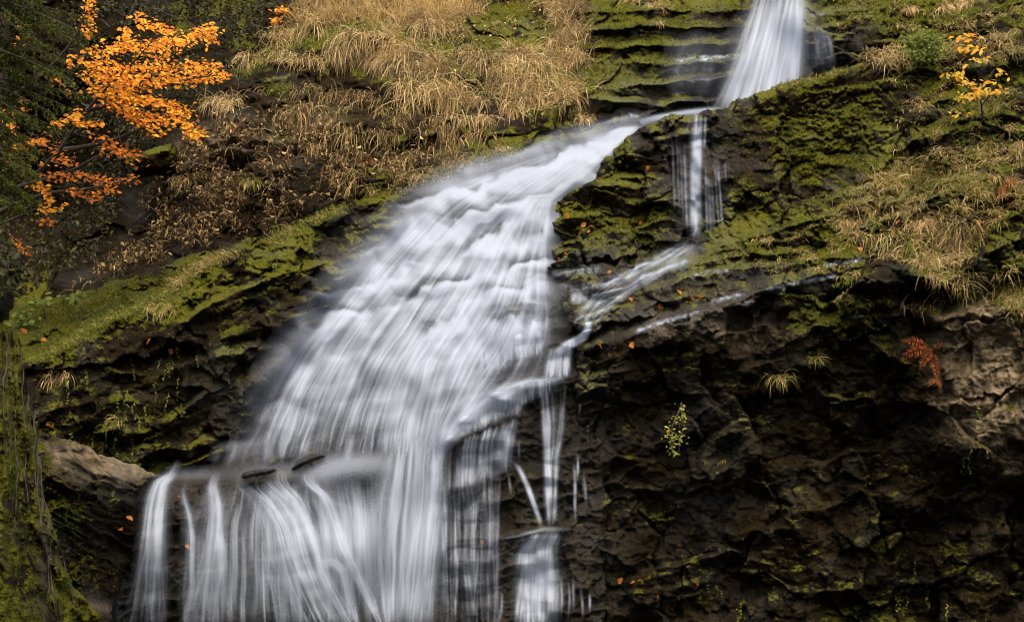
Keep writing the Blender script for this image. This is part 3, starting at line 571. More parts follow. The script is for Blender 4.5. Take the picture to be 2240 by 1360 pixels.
# veils over the ledges right of the main cascade
w = Water()
full(w, curtain([(955, 1020), (1010, 990), (1090, 990)], [(958, 1385), (1020, 1385), (1095, 1385)]), 70, WBED, .30, seed=78, wide=(6, 16), streak=(1.2, 30), edge=.1)
full(w, curtain([(985, 704), (1060, 688), (1210, 668)], [(955, 870), (1040, 842), (1195, 772)], lean=-8), 190, WBED, .85, [(1060, 700, 160, 18, .8), (1050, 790, 60, 50, -.5), (1140, 760, 30, 30, .3)], seed=81, wide=(8, 26), off=(.06, .22), streak=(.9, 12))
full(w, [[(1256, 818), (1150, 824), (1080, 848), (1005, 902), (935, 962), (880, 1008)], [(1254, 836), (1150, 854), (1080, 886), (1022, 946), (970, 1000), (935, 1040)]], 80, WBED, .26, [(1000, 925, 70, 50, 1.0), (1220, 825, 90, 30, -.55)], seed=84, wide=(8, 22), wob=6, off=(.1, .25), edge=.4, step=.4)
full(w, curtain([(1240, 824), (1150, 832), (1080, 858), (1020, 905)], [(1240, 850), (1150, 884), (1085, 912), (1020, 955)]), 120, WBED, .7, seed=82, wide=(8, 20), off=(.1, .25), streak=(.8, 14), edge=.3)
full(w, [[(1060, 860), (1010, 905), (960, 960), (930, 1040), (925, 1200), (918, 1385)], [(1050, 872), (1020, 915), (980, 970), (962, 1040), (955, 1200), (945, 1385)]], 60, WFALL, .5, seed=83, wide=(10, 26), off=(.15, .35), streak=(.6, 6), edge=.4)
full(w, curtain([(1200, 765), (1258, 735)], [(1190, 832), (1250, 826)]), 50, RSD, .8, seed=87, wide=(5, 14), off=(.05, .15))
full(w, curtain([(1150, 838), (1080, 862), (1000, 930)], [(1140, 908), (1070, 935), (1000, 962)]), 90, WBED, .7, seed=90, wide=(8, 22), off=(.06, .2))
full(w, curtain([(1140, 908), (1070, 932), (1000, 962)], [(1120, 1030), (1060, 1060), (990, 1080)]), 90, WBED, .6, [(1070, 940, 80, 14, .8)], seed=93, wide=(8, 20), off=(.06, .2))
full(w, [[(1180, 828), (1186, 900), (1192, 1000), (1196, 1155)], [(1200, 828), (1205, 900), (1204, 1000), (1206, 1155)], [(1246, 826), (1236, 930), (1222, 1000), (1216, 1150)]], 36, WBED, .7, [(1215, 940, 20, 50, -.4)], seed=96, wide=(3, 9), off=(.08, .25))
for k, (x0, y0, x1, y1, d) in enumerate([(965, 1050, 975, 1370, .5), (1000, 1060, 1002, 1180, .6), (1008, 1060, 1018, 1110, .4), (1002, 1180, 994, 1370, .8), (1044, 1080, 1038, 1180, .7), (1058, 1035, 1056, 1120, .4), (1092, 1000, 1086, 1240, .5), (1012, 1200, 1026, 1370, .5), (1022, 1200, 1036, 1370, .5),
        (1046, 1180, 1034, 1370, .4), (1110, 1030, 1120, 1090, .4), (1134, 960, 1134, 1010, .3), (1255, 1000, 1258, 1150, .5), (1265, 990, 1264, 1060, .5), (1275, 1020, 1282, 1120, .4), (1254, 1250, 1254, 1350, .4), (1245, 1255, 1244, 1370, .5), (1228, 1250, 1228, 1360, .6), (1270, 1270, 1276, 1360, .4), (1268, 880, 1266, 910, .4), (1098, 1280, 1092, 1370, .5), (1290, 1290, 1290, 1340, .3), (985, 1000, 978, 1100, .4), (1022, 990, 1018, 1060, .4)]):
    w.strands([[(x0, y0), ((x0+x1)/2+1, (y0+y1)/2), (x1, y1)]], 4, (1.4, 3.4), (d*.8, d*1.6), WRIGHT if x0 > 1252 else WBED, seed=120+k, wob=4, off=(.05, .14), cover=(.5, 1), fade=.4)
w.strands([[(1116, 1000), (1136, 1024), (1156, 1068), (1172, 1112), (1188, 1160)]], 26, (4, 9), (.10, .28), WBED, seed=99, wob=2, cover=(.6, 1), fade=.3)
DOME = curtain([(1150, 1172), (1190, 1158), (1240, 1156)], [(1112, 1380), (1160, 1380), (1226, 1380)], mid=[(1128, 1212), (1180, 1190), (1222, 1196)])
full(w, DOME, 130, WFALL, .9, [(1190, 1175, 60, 24, .7), (1180, 1300, 30, 60, .3)], seed=101, wide=(10, 30), off=(.1, .35), streak=(.7, 6), edge=.3)
w.strands([[(1080, 1178), (1130, 1170), (1190, 1152), (1240, 1152)], [(1085, 1180), (1130, 1174), (1190, 1160), (1256, 1162)]], 14, (2, 5), (.03, .2), WBED, seed=104, off=(.1, .2), wob=3)
veil = w.build("waterfall", blur(pool(np.minimum(WBED0, np.where(REG["right"].sdf > 2, REG["right"].D, 99)), 4), 9), .14, None, .58); tag(veil, "thin veils and threads of water dripping over ledges right of the main cascade", kind="structure")

# films of water on slabs and pale ledges, white strands painting in sky glints
w = Water()
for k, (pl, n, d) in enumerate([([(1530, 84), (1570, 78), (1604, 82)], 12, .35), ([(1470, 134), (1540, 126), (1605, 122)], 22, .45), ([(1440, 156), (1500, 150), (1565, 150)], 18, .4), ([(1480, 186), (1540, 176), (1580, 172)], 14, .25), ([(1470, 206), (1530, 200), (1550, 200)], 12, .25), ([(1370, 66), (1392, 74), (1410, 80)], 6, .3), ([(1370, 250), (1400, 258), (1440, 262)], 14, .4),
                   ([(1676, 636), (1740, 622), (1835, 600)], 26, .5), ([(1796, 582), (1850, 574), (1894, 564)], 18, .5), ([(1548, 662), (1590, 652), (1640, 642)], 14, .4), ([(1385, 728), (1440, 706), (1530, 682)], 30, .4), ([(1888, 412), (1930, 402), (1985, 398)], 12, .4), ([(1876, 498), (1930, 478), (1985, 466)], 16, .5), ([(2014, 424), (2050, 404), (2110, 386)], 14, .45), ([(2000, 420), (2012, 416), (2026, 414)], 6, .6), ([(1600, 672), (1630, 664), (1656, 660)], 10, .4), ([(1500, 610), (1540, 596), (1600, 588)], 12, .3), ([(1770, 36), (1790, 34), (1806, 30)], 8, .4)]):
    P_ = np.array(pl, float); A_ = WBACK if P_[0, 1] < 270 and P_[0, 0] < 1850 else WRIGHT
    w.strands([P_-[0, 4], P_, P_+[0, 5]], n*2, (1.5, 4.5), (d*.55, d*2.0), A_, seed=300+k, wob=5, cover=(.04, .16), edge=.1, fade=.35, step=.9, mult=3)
tag(w.build("water_glint_film", blur(np.minimum(REG["back"].D, np.where(REG["right"].sdf > 2, REG["right"].D, 99)), 3), .03), "thin films of water on the pale rock ledges, whitened to paint in sky glints", kind="structure")

# lower falls under the shelf
w = Water()
CEN = [[(850, 985), (835, 1012), (806, 1070), (785, 1170), (800, 1290), (845, 1385)], [(880, 940), (868, 1010), (858, 1080), (845, 1200), (850, 1385)], [(920, 900), (908, 1002), (903, 1100), (888, 1240), (878, 1385)], [(958, 930), (950, 985), (945, 1100), (928, 1240), (912, 1385)], [(1000, 940), (992, 970), (986, 1080), (976, 1200), (962, 1385)]]
full(w, CEN, 240, WFALL, .5, [(900, 1100, 40, 140, .4), (880, 1320, 50, 80, .3), (965, 1100, 24, 200, -.4), (830, 1150, 24, 60, -.3)], seed=131, off=(.1, .5), wide=(16, 48), streak=(.6, 14), edge=.3)
MND = [[(640, 1052), (690, 1020), (760, 1002), (840, 1002), (880, 1010)], [(632, 1075), (700, 1050), (770, 1030), (830, 1030), (860, 1040)]]
full(w, curtain([(440, 1054), (560, 1050), (660, 1046), (790, 1030)], [(385, 1385), (560, 1385), (720, 1385), (850, 1385)], lean=-6), 300, WFALL, .42, [(520, 1250, 14, 100, -.6), (450, 1140, 20, 40, -.4)], seed=180, wide=(12, 40), streak=(.9, 30), edge=.1)
w.strands(MND, 20, (26, 54), (.04, .14), WBED, seed=134, off=(.1, .4), wob=4)
full(w, curtain([(630, 1062), (720, 1024), (850, 1006)], [(700, 1300), (765, 1340), (835, 1360)]), 190, WFALL, .8, seed=137, off=(.1, .4), wide=(14, 40), fade=.35, streak=(.7, 12), edge=.25)
# shallow water on the shelf
w.strands([[(900, 985), (760, 990), (620, 1012), (480, 1022), (350, 1030)], [(900, 1012), (760, 1022), (620, 1046), (480, 1046), (330, 1048)]], 30, (8, 30), (.01, .09), WBED, seed=140, off=(.04, .12), wob=4, cover=(.1, .4), field=[(362, 1042, 36, 14, 2.), (460, 1050, 40, 10, 1.), (600, 1050, 60, 12, 1.5), (700, 1040, 80, 30, 1.5)])
FALLS = [
 ([[(372, 1036), (336, 1048), (317, 1085), (308, 1150), (298, 1215), (280, 1290), (255, 1385)], [(378, 1036), (352, 1050), (340, 1100), (336, 1170), (330, 1240), (325, 1385)], [(388, 1040), (368, 1062), (364, 1110), (360, 1180), (366, 1260), (366, 1385)]], 110, .75, [(345, 1055, 40, 24, .9), (335, 1140, 24, 50, .3), (320, 1290, 30, 30, -.5)]),
 ([[(396, 1078), (408, 1120), (418, 1180), (412, 1290), (398, 1385)], [(402, 1074), (418, 1120), (424, 1180), (424, 1290), (412, 1385)]], 22, .6, []),
 ([[(452, 1056), (446, 1090), (448, 1160), (430, 1235), (402, 1310), (380, 1385)], [(466, 1060), (474, 1100), (472, 1165), (466, 1240), (455, 1310), (448, 1385)], [(476, 1062), (488, 1100), (490, 1165), (502, 1215), (508, 1290), (504, 1385)]], 120, .7, [(470, 1182, 30, 18, 1.2), (462, 1120, 14, 30, -.6), (468, 1260, 10, 60, -.6)]),
 ([[(505, 1062), (535, 1090), (556, 1150), (560, 1215), (575, 1290), (590, 1385)], [(545, 1058), (585, 1095), (620, 1150), (640, 1230), (680, 1320), (715, 1385)], [(600, 1052), (645, 1098), (680, 1175), (705, 1260), (760, 1385)], [(625, 1050), (668, 1090), (695, 1160), (712, 1235), (770, 1330), (805, 1385)]], 230, .9, [(640, 1160, 40, 60, .5), (570, 1160, 20, 50, -.4), (545, 1300, 20, 60, -.6), (690, 1320, 50, 60, .5), (620, 1290, 14, 60, -.5)]),
 ([[(655, 1052), (700, 1085), (722, 1140), (735, 1200), (770, 1260), (805, 1330), (835, 1385)], [(690, 1050), (730, 1090), (752, 1150), (780, 1220), (815, 1300), (850, 1385)]], 70, .9, [(735, 1220, 30, 20, .8), (730, 1150, 14, 30, -.5)]),
 ([[(680, 1250), (700, 1222), (730, 1216), (755, 1235), (772, 1290), (800, 1385)], [(690, 1275), (706, 1250), (728, 1240), (742, 1260), (750, 1310), (765, 1385)]], 50, .7, [])]
for k, (g, n, d, fld) in enumerate(FALLS): full(w, [[(g_[0][0]+(16 if g_[0][0] < 500 else -6), g_[0][1]-34), (g_[0][0]+6, g_[0][1]-14)]+g_ for g_ in g], int(n*1.0), WFALL, d*1.0, fld, step=.4, streak=(.8, 12), edge=.35, fade=.2, seed=150+5*k, off=(.08, .35), wide=(8, 26), wob=4)
lower = w.build("waterfall", WFALL, .2, steps(80, .1, 1.4, .6, .4, .01, 360, lambda x, y: .3*sstep(1060, 1110, y)*(1-sstep(760, 830, x)), .8, .1), .46); tag(lower, "lower falls spilling over the shelf lip in separate bands at the bottom", kind="structure")

# ------------------------------------------------------------------ vegetation builders
STRAW = [(.78, .57, .27), (.66, .47, .21), (.50, .34, .145), (.82, .65, .36), (.34, .22, .10)]
BROWN = [(.12, .075, .035), (.19, .12, .06), (.08, .05, .025), (.26, .17, .09)]
GREEN = [(.14, .18, .02), (.21, .25, .03), (.09, .12, .015), (.29, .30, .05)]
MOSSC = [(.07, .08, .008), (.12, .13, .012), (.035, .042, .006), (.20, .20, .025)]
class Blades:
    def __init__(s): s.V = []; s.F = []; s.C = []; s.n = 0
    def add(s, root, d, length, width, droop, pal, r, S=5, mix=None, dark=.55):
        n = len(root); d = d/np.linalg.norm(d, axis=1, keepdims=True)
        P = np.zeros((n, S+1, 3)); P[:, 0] = root; cur = d.copy(); g = np.array([0, 0, -1.])
        for k in range(S):
            P[:, k+1] = P[:, k]+cur*(length/S)[:, None]
            cur = cur+g*(droop/S)[:, None]*1.6+r.normal(0, .10, (n, 3)); cur /= np.linalg.norm(cur, axis=1, keepdims=True)
        rnd = r.normal(0, 1, (n, 3)); rnd[:, 1] *= .4
        side = np.cross(d, rnd); side /= np.linalg.norm(side, axis=1, keepdims=True)+1e-9
        side = np.repeat(side[:, None], S+1, 1)
        hw = .5*width[:, None]*np.clip(1.05-np.linspace(0, 1, S+1)**1.6, .05, 1)[None]
        V, F = ribbon_geo(P, side, hw)
        pal = np.array(pal); c = pal[r.integers(0, len(pal), n)]*r.uniform(.75, 1.25, (n, 1))
        if mix is not None: c = np.where((r.random(n) < mix[1])[:, None], np.array(mix[0])[r.integers(0, len(mix[0]), n)], c)
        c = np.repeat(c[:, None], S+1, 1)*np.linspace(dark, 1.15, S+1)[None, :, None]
        s.V.append(V); s.F.append(F+s.n); s.n += len(V); s.C.append(np.repeat(c.reshape(-1, 3), 2, 0))
    def leaf(s, pos, nrm, d, size, pal, r, ratio=.55, fold=.12):
        n = len(pos); nrm = nrm/np.linalg.norm(nrm, axis=1, keepdims=True)
        d = d-nrm*(d*nrm).sum(1, keepdims=True); d /= np.linalg.norm(d, axis=1, keepdims=True)+1e-9
        sd = np.cross(nrm, d); L = size[:, None]; wd = L*ratio*.5
        a = pos; b = pos+d*L*.35+sd*wd+nrm*L*fold; c = pos+d*L*.75+sd*wd*.75+nrm*L*fold*.5; t = pos+d*L-nrm*L*.08
        e = pos+d*L*.35-sd*wd+nrm*L*fold; f = pos+d*L*.75-sd*wd*.75+nrm*L*fold*.5
        V = np.stack([a, b, c, t, f, e], 1).reshape(-1, 3); o = np.arange(n)*6
        F = np.concatenate([np.stack([o, o+1, o+2, o+3], 1), np.stack([o, o+3, o+4, o+5], 1)])
        pal = np.array(pal); col = pal[r.integers(0, len(pal), n)]*r.uniform(.75, 1.25, (n, 1))
        s.V.append(V); s.F.append(F+s.n); s.n += len(V); s.C.append(np.repeat(col, 6, 0))
    def build(s, name, mat, parent=None, base=None):
        C = np.concatenate(s.C); C = np.clip(np.concatenate([C, np.ones((len(C), 1))], 1), 0, 1)
        V = np.concatenate(s.V)
        ob = new_mesh(name, V, np.concatenate(s.F), mat, None, {"tint": ('FLOAT_COLOR', C)})
        if base is not None: rebase(ob, base)
        if parent is not None:
            ob.parent = parent
            if base is None: ob.location = -Vector(parent.location)
            else: ob.location = Vector(base)-Vector(parent.location)
        return ob
def in_poly(n, poly, r, dens=None):
    P = np.array(poly, float); out = []
    while sum(map(len, out)) < n:
        q = r.uniform(P.min(0), P.max(0), (n*3, 2)); k = poly_sdf(q[:, 0], q[:, 1], poly) > 0
        if dens is not None: k &= r.random(len(q)) < dens(q[:, 0], q[:, 1])
        out.append(q[k])
    return np.concatenate(out)[:n]
def pxm(px, py): return look(FRONT, px, py)/FPX                   # metres per photo pixel there
def tuft_into(B, px, py, lpx, n, r, pal=STRAW, mix=(GREEN, .08), spread=(10, 5), out=1., up=.6, droop=(.8, 1.6), wpx=(1.0, 2.2), lean=0., sidew=.7, S=6):
    x = px+np.clip(r.normal(0, 1, n), -1.6, 1.6)*spread[0]; y = py+np.clip(r.normal(0, 1, n), -1.6, 1.6)*spread[1]
    dc = float(look(FRONT, px, py)); root = to_world(x, y, np.clip(look(FRONT, x, y), dc-.3, dc+.3)); m = pxm(px, py)
    d = np.stack([r.normal(lean, sidew, n), -np.abs(r.normal(out*.8, .35, n)), r.normal(up, .35, n)], 1)
    B.add(root, d, lpx*m*r.uniform(.55, 1.15, n), m*r.uniform(wpx[0], wpx[1], n), r.uniform(droop[0], droop[1], n), pal, r, S, mix)
r = np.random.default_rng(5)

# the dry grass that covers the bank, in clumps with bare gaps
BANK = [(520, 165), (545, 105), (610, 60), (650, 0), (700, -40), (1290, -40), (1275, 60), (1290, 110), (1285, 165), (1305, 215), (1240, 235), (1200, 215), (1190, 262), (1120, 262), (1090, 225), (1010, 240), (985, 290), (930, 275), (905, 215), (850, 180), (800, 140), (720, 105), (640, 112), (580, 140)]
B = Blades()
gap = lambda x, y: np.clip(.6+2.3*fbm(x/62, y/48, 3, 140)+blob(x, y, [(960, 105, 50, 34, -2.), (1115, 70, 55, 50, -2.2), (850, 175, 60, 30, -1.2), (1010, 150, 30, 30, -1.), (760, 60, 50, 20, -.8), (680, 130, 60, 25, -.6)]), 0, 1)
for (x, y) in in_poly(235, BANK, r, gap):                       # tussocks, each with its own tone, lean and length
    top = np.clip((120-y)/160, 0, 1); tone = r.uniform(.38, 1.2); pal = [tuple(np.array(c)*tone) for c in STRAW]
    hang = r.random() < .7-.5*top
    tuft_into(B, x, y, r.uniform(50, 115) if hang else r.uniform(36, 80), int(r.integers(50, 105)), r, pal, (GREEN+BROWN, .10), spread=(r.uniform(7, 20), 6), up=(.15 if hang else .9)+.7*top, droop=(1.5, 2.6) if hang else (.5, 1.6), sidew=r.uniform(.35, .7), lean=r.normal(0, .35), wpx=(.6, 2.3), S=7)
for (x, y) in in_poly(46, BANK, r):
    tuft_into(B, x, y, r.uniform(26, 60), 50, r, GREEN+MOSSC[:2], (STRAW, .3), spread=(12, 6), up=.6, droop=(.8, 1.8), sidew=.7)
q_ = in_poly(1500, BANK, r); m_ = pxm(q_[:, 0], q_[:, 1])
B.leaf(at(q_[:, 0], q_[:, 1], .12), r.normal(0, 1, (1500, 3))+np.array([0, -.6, .4]), r.normal(0, 1, (1500, 3)), m_*r.uniform(3, 8, 1500), BROWN+STRAW+[(.4, .14, .02)], r, .5, .2)
for (x, y) in in_poly(110, [(660, -30), (1060, -30), (1040, 30), (900, 60), (740, 70), (650, 60)], r):
    tuft_into(B, x, y, r.uniform(30, 75), 46, r, [tuple(np.array(c)*r.uniform(.8, 1.3)) for c in STRAW+[(.66, .44, .10)]], (GREEN, .04), spread=(14, 6), up=1.3, droop=(.2, 1.0), sidew=.6)
# thinner hair of dry grass hanging lower on the face
for (x, y) in in_poly(130, [(560, 190), (690, 190), (900, 230), (1000, 280), (1100, 290), (1060, 360), (900, 390), (800, 350), (760, 420), (690, 330)], r):
    tuft_into(B, x, y, r.uniform(40, 80), int(r.integers(14, 30)), r, BROWN+STRAW[1:3], (GREEN, .08), spread=(9, 5), up=.1, droop=(1.2, 2.2), sidew=.4)
for (x, y) in in_poly(60, [(780, 420), (900, 390), (1010, 350), (1100, 325), (1080, 345), (960, 395), (900, 425)], r):
    tuft_into(B, x, y, r.uniform(20, 45), 16, r, BROWN+STRAW, (GREEN, .35), spread=(8, 4), up=.5, lean=.2)
tag(B.build("dry_grass", BLADE), "pale dry grass hanging over the bank left of the upper fall", "dry grass", kind="stuff")
B = Blades()
for poly, n, lo, hi, cnt in [([(1880, 400), (2000, 350), (2160, 310), (2240, 330), (2240, 450), (2130, 560), (2000, 600), (1900, 560), (1830, 500)], 150, 22, 58, 30), ([(1560, 560), (1800, 470), (1900, 500), (1900, 590), (1700, 600)], 36, 10, 26, 22), ([(1880, 120), (2000, 60), (2240, 20), (2240, 120), (2100, 190), (2020, 250), (1930, 180)], 70, 18, 46, 26),
                           ([(1960, 200), (2240, 200), (2240, 340), (1960, 380)], 46, 18, 40, 20), ([(2020, 560), (2130, 560), (2120, 660), (2020, 640)], 26, 40, 80, 30), ([(2170, 600), (2240, 560), (2240, 720), (2190, 680)], 22, 24, 50, 30), ([(1780, 0), (2180, 0), (2160, 60), (1830, 70)], 30, 16, 36, 20)]:
    for (x, y) in in_poly(n, poly, r, lambda x, y: np.clip(.8+1.3*fbm(x/50, y/35, 2, 170), .03, 1)):
        q = r.random(); pal = STRAW if q < .55 else (BROWN+STRAW[1:3] if q < .75 else GREEN)
        tuft_into(B, x, y, r.uniform(lo, hi), cnt, r, pal, (GREEN if pal is not GREEN else STRAW, .22), spread=(8, 4), up=.7, droop=(.8, 1.7), sidew=.6, wpx=(.8, 1.8))
tag(B.build("ledge_grass", BLADE), "straw and green grass growing between the wet ledges at the right", "grass", kind="stuff")

# green grass and moss along the rims
B = Blades()
def along(pl, n, jit):
    P = np.array(pl, float); L = np.concatenate([[0], np.cumsum(np.linalg.norm(np.diff(P, axis=0), axis=1))]); t = r.uniform(0, L[-1], n)
    return np.interp(t, L, P[:, 0])+r.normal(0, jit, n), np.interp(t, L, P[:, 1])+r.normal(0, jit*.7, n)
for pl, n, jit, lp, mx in [([(75, 792), (130, 768), (200, 722), (300, 682), (372, 640)], 2600, 7, 16, .12), ([(372, 640), (420, 596), (470, 568), (515, 556)], 1700, 8, 20, .5), ([(590, 528), (650, 500), (720, 470), (755, 455)], 1800, 9, 18, .25),
                     ([(520, 165), (570, 135), (600, 108), (650, 95)], 1500, 12, 18, .15), ([(650, 95), (720, 75), (770, 55)], 1600, 12, 18, .1), ([(585, 200), (630, 195)], 500, 9, 14, .1), ([(1290, 360), (1340, 330), (1370, 312)], 500, 5, 8, .1),
                     ([(1230, 175), (1290, 190), (1320, 200)], 300, 12, 14, .4), ([(2020, 390), (2110, 400), (2160, 440)], 1500, 18, 34, .35), ([(1900, 430), (1960, 390), (2060, 350)], 1100, 16, 30, .55), ([(1820, 480), (1900, 470), (2000, 450)], 1000, 16, 28, .6),
                     ([(2110, 230), (2170, 250), (2190, 200)], 500, 12, 30, .3), ([(1100, 345), (1140, 330), (1080, 360)], 300, 8, 12, .3), ([(610, 295), (650, 300)], 250, 8, 10, .1), ([(520, 400), (575, 400)], 300, 7, 18, .3),
                     ([(2190, 640), (2240, 690)], 700, 14, 36, .5), ([(1690, 195), (1760, 178), (1850, 150)], 700, 6, 10, .4), ([(1560, 240), (1600, 225)], 200, 4, 8, .2)]:
    x, y = along(pl, n, jit); m = pxm(x, y)
    d = np.stack([r.normal(0, .6, n), -np.abs(r.normal(.5, .4, n)), r.normal(.9, .4, n)], 1)
    B.add(at(x, y), d, lp*m*r.uniform(.4, 1.2, n), m*r.uniform(.9, 1.8, n), r.uniform(.4, 1.4, n), GREEN, r, 4, (STRAW, mx))
tag(B.build("grass", BLADE), "short green grass growing along the rims of the rock ledges", "grass", kind="stuff")
# cushions of moss: short fuzz where the rock holds moss
B = Blades()
def fuzz(key, poly, n, size=(5, 11), thr=.55):
    g = REG[key]; q = in_poly(n*3, poly, r)
    u = look(g.up, q[:, 0], q[:, 1])
    k = (.35+.75*u+.55*fbm(q[:, 0]/110, q[:, 1]/110, 4, 90)+.35*fbm(q[:, 0]/28, q[:, 1]/28, 3, 95)+r.normal(0, .12, len(q)) > thr) & (look(g.sdf, q[:, 0], q[:, 1]) > 3); q = q[k][:n]
    x, y = q[:, 0], q[:, 1]; m = look(g.D, x, y)/FPX; c = len(q)
    d = np.stack([r.normal(0, .7, c), -np.abs(r.normal(.8, .4, c)), r.normal(.5, .5, c)], 1)
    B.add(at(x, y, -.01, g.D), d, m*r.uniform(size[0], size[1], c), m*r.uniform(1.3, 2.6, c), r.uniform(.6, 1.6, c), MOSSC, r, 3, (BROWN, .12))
fuzz("right", [(1560, 260), (1900, 140), (1930, 420), (1700, 480), (1600, 400)], 7000)
fuzz("right", [(1230, 420), (1480, 400), (1460, 560), (1210, 560)], 3000, (4, 9))
fuzz("right", [(1540, 560), (1880, 420), (2240, 380), (2240, 600), (1700, 610), (1400, 700)], 7000)
fuzz("right", [(1700, 640), (1960, 640), (1960, 800), (1740, 760)], 2500, (4, 9), .4)
fuzz("right", [(1300, 900), (2240, 700), (2240, 1360), (1300, 1360)], 4000, (4, 9), .6)
fuzz("right", [(1950, 120), (2240, 80), (2240, 380), (1950, 380)], 3500)
fuzz("back", [(1270, 20), (1640, 10), (1600, 140), (1350, 210), (1250, 180)], 5000, (4, 9))
fuzz("back", [(1800, 0), (2240, 0), (2240, 60), (1900, 120)], 2500)
fuzz("left", [(60, 680), (500, 550), (560, 560), (100, 800)], 6000, (4, 10), .4)
fuzz("left", [(60, 800), (500, 600), (850, 440), (560, 900), (330, 1030), (100, 940)], 5000, (4, 9), .6)
fuzz("near", [(90, 1000), (300, 1060), (300, 1340), (90, 1340)], 2600, (4, 9), .6)
fuzz("pillar", [(0, 720), (60, 800), (90, 1050), (200, 1340), (0, 1360)], 6500, (4, 9), .2)
fuzz("back", [(560, 200), (900, 200), (900, 420), (560, 460)], 2200, (4, 9), .75)
tag(B.build("moss", BLADE), "green moss cushions clinging to the wet rock faces and ledges", "moss", kind="stuff")

# dead stalks on the left bank and creepers on the dark faces
B = Blades()
for (x, y) in in_poly(340, [(150, 640), (260, 560), (330, 440), (400, 330), (430, 270), (560, 260), (700, 270), (720, 360), (860, 330), (960, 350), (880, 420), (750, 440), (560, 520), (420, 550), (300, 600)], r):
    m = pxm(x, y); n = 1
    L = r.uniform(22, 55)*m; root = at(np.array([x]), np.array([y])); d = np.array([[r.normal(.1, .4), -.35, 1.]])
    B.add(root, d, np.array([L]), np.array([1.5*m]), np.array([.5]), BROWN, r, 4)
    c = 9; t = r.uniform(.2, 1, c)
    pos = root+d/np.linalg.norm(d)*L*t[:, None]+r.normal(0, 3*m, (c, 3)); dd = r.normal(0, 1, (c, 3)); dd[:, 2] -= 1.2
    B.leaf(pos, r.normal(0, 1, (c, 3)), dd, m*r.uniform(5, 14, c), BROWN+STRAW[1:3]+STRAW[4:] if r.random() < .985 else [(.3, .09, .02), (.2, .06, .015)], r, .26, .3)
    k_ = 5; rr = at(x+r.normal(0, 7, k_), y+r.normal(0, 4, k_)); B.add(rr, np.stack([r.normal(.1, .5, k_), np.full(k_, -.4), r.normal(.6, .6, k_)], 1), m*r.uniform(20, 55, k_), np.full(k_, 1.3*m), r.uniform(.4, 1.6, k_), BROWN+STRAW[3:], r, 5)
tag(B.build("dead_plants", LEAF), "brown withered herbs below the bank at the left", "dead plants", kind="stuff")
B = Blades()
for poly, n, ln in [([(110, 860), (220, 770), (420, 700), (440, 800), (380, 960), (140, 960)], 24, 60), ([(1960, 1210), (2060, 1180), (2080, 1360), (1960, 1360)], 8, 60), ([(2090, 900), (2160, 880), (2150, 1010), (2100, 1010)], 8, 40), ([(1520, 1250), (1620, 1240), (1620, 1340), (1520, 1340)], 5, 20), ([(240, 560), (300, 520), (270, 620), (230, 640)], 14, 30), ([(560, 480), (640, 440), (640, 590), (600, 600)], 8, 30)]:
    for (x, y) in in_poly(n, poly, r):
        k = int(ln/3); t = np.linspace(0, 1, k); X = x+np.cumsum(r.normal(0, 1.3, k)); Y = y+ln*t*r.uniform(.5, 1); m = pxm(x, y)
        pos = at(X, Y, .05); B.leaf(pos, np.stack([r.normal(0, .6, k), -np.ones(k), r.normal(.6, .4, k)], 1), r.normal(0, 1, (k, 3))-np.array([0, 0, .8]), m*r.uniform(2.5, 5.5, k), MOSSC+GREEN[:3], r, .75)
tag(B.build("creepers", LEAF), "small leaved green creepers trailing down the dark rock faces", "creepers", kind="stuff")

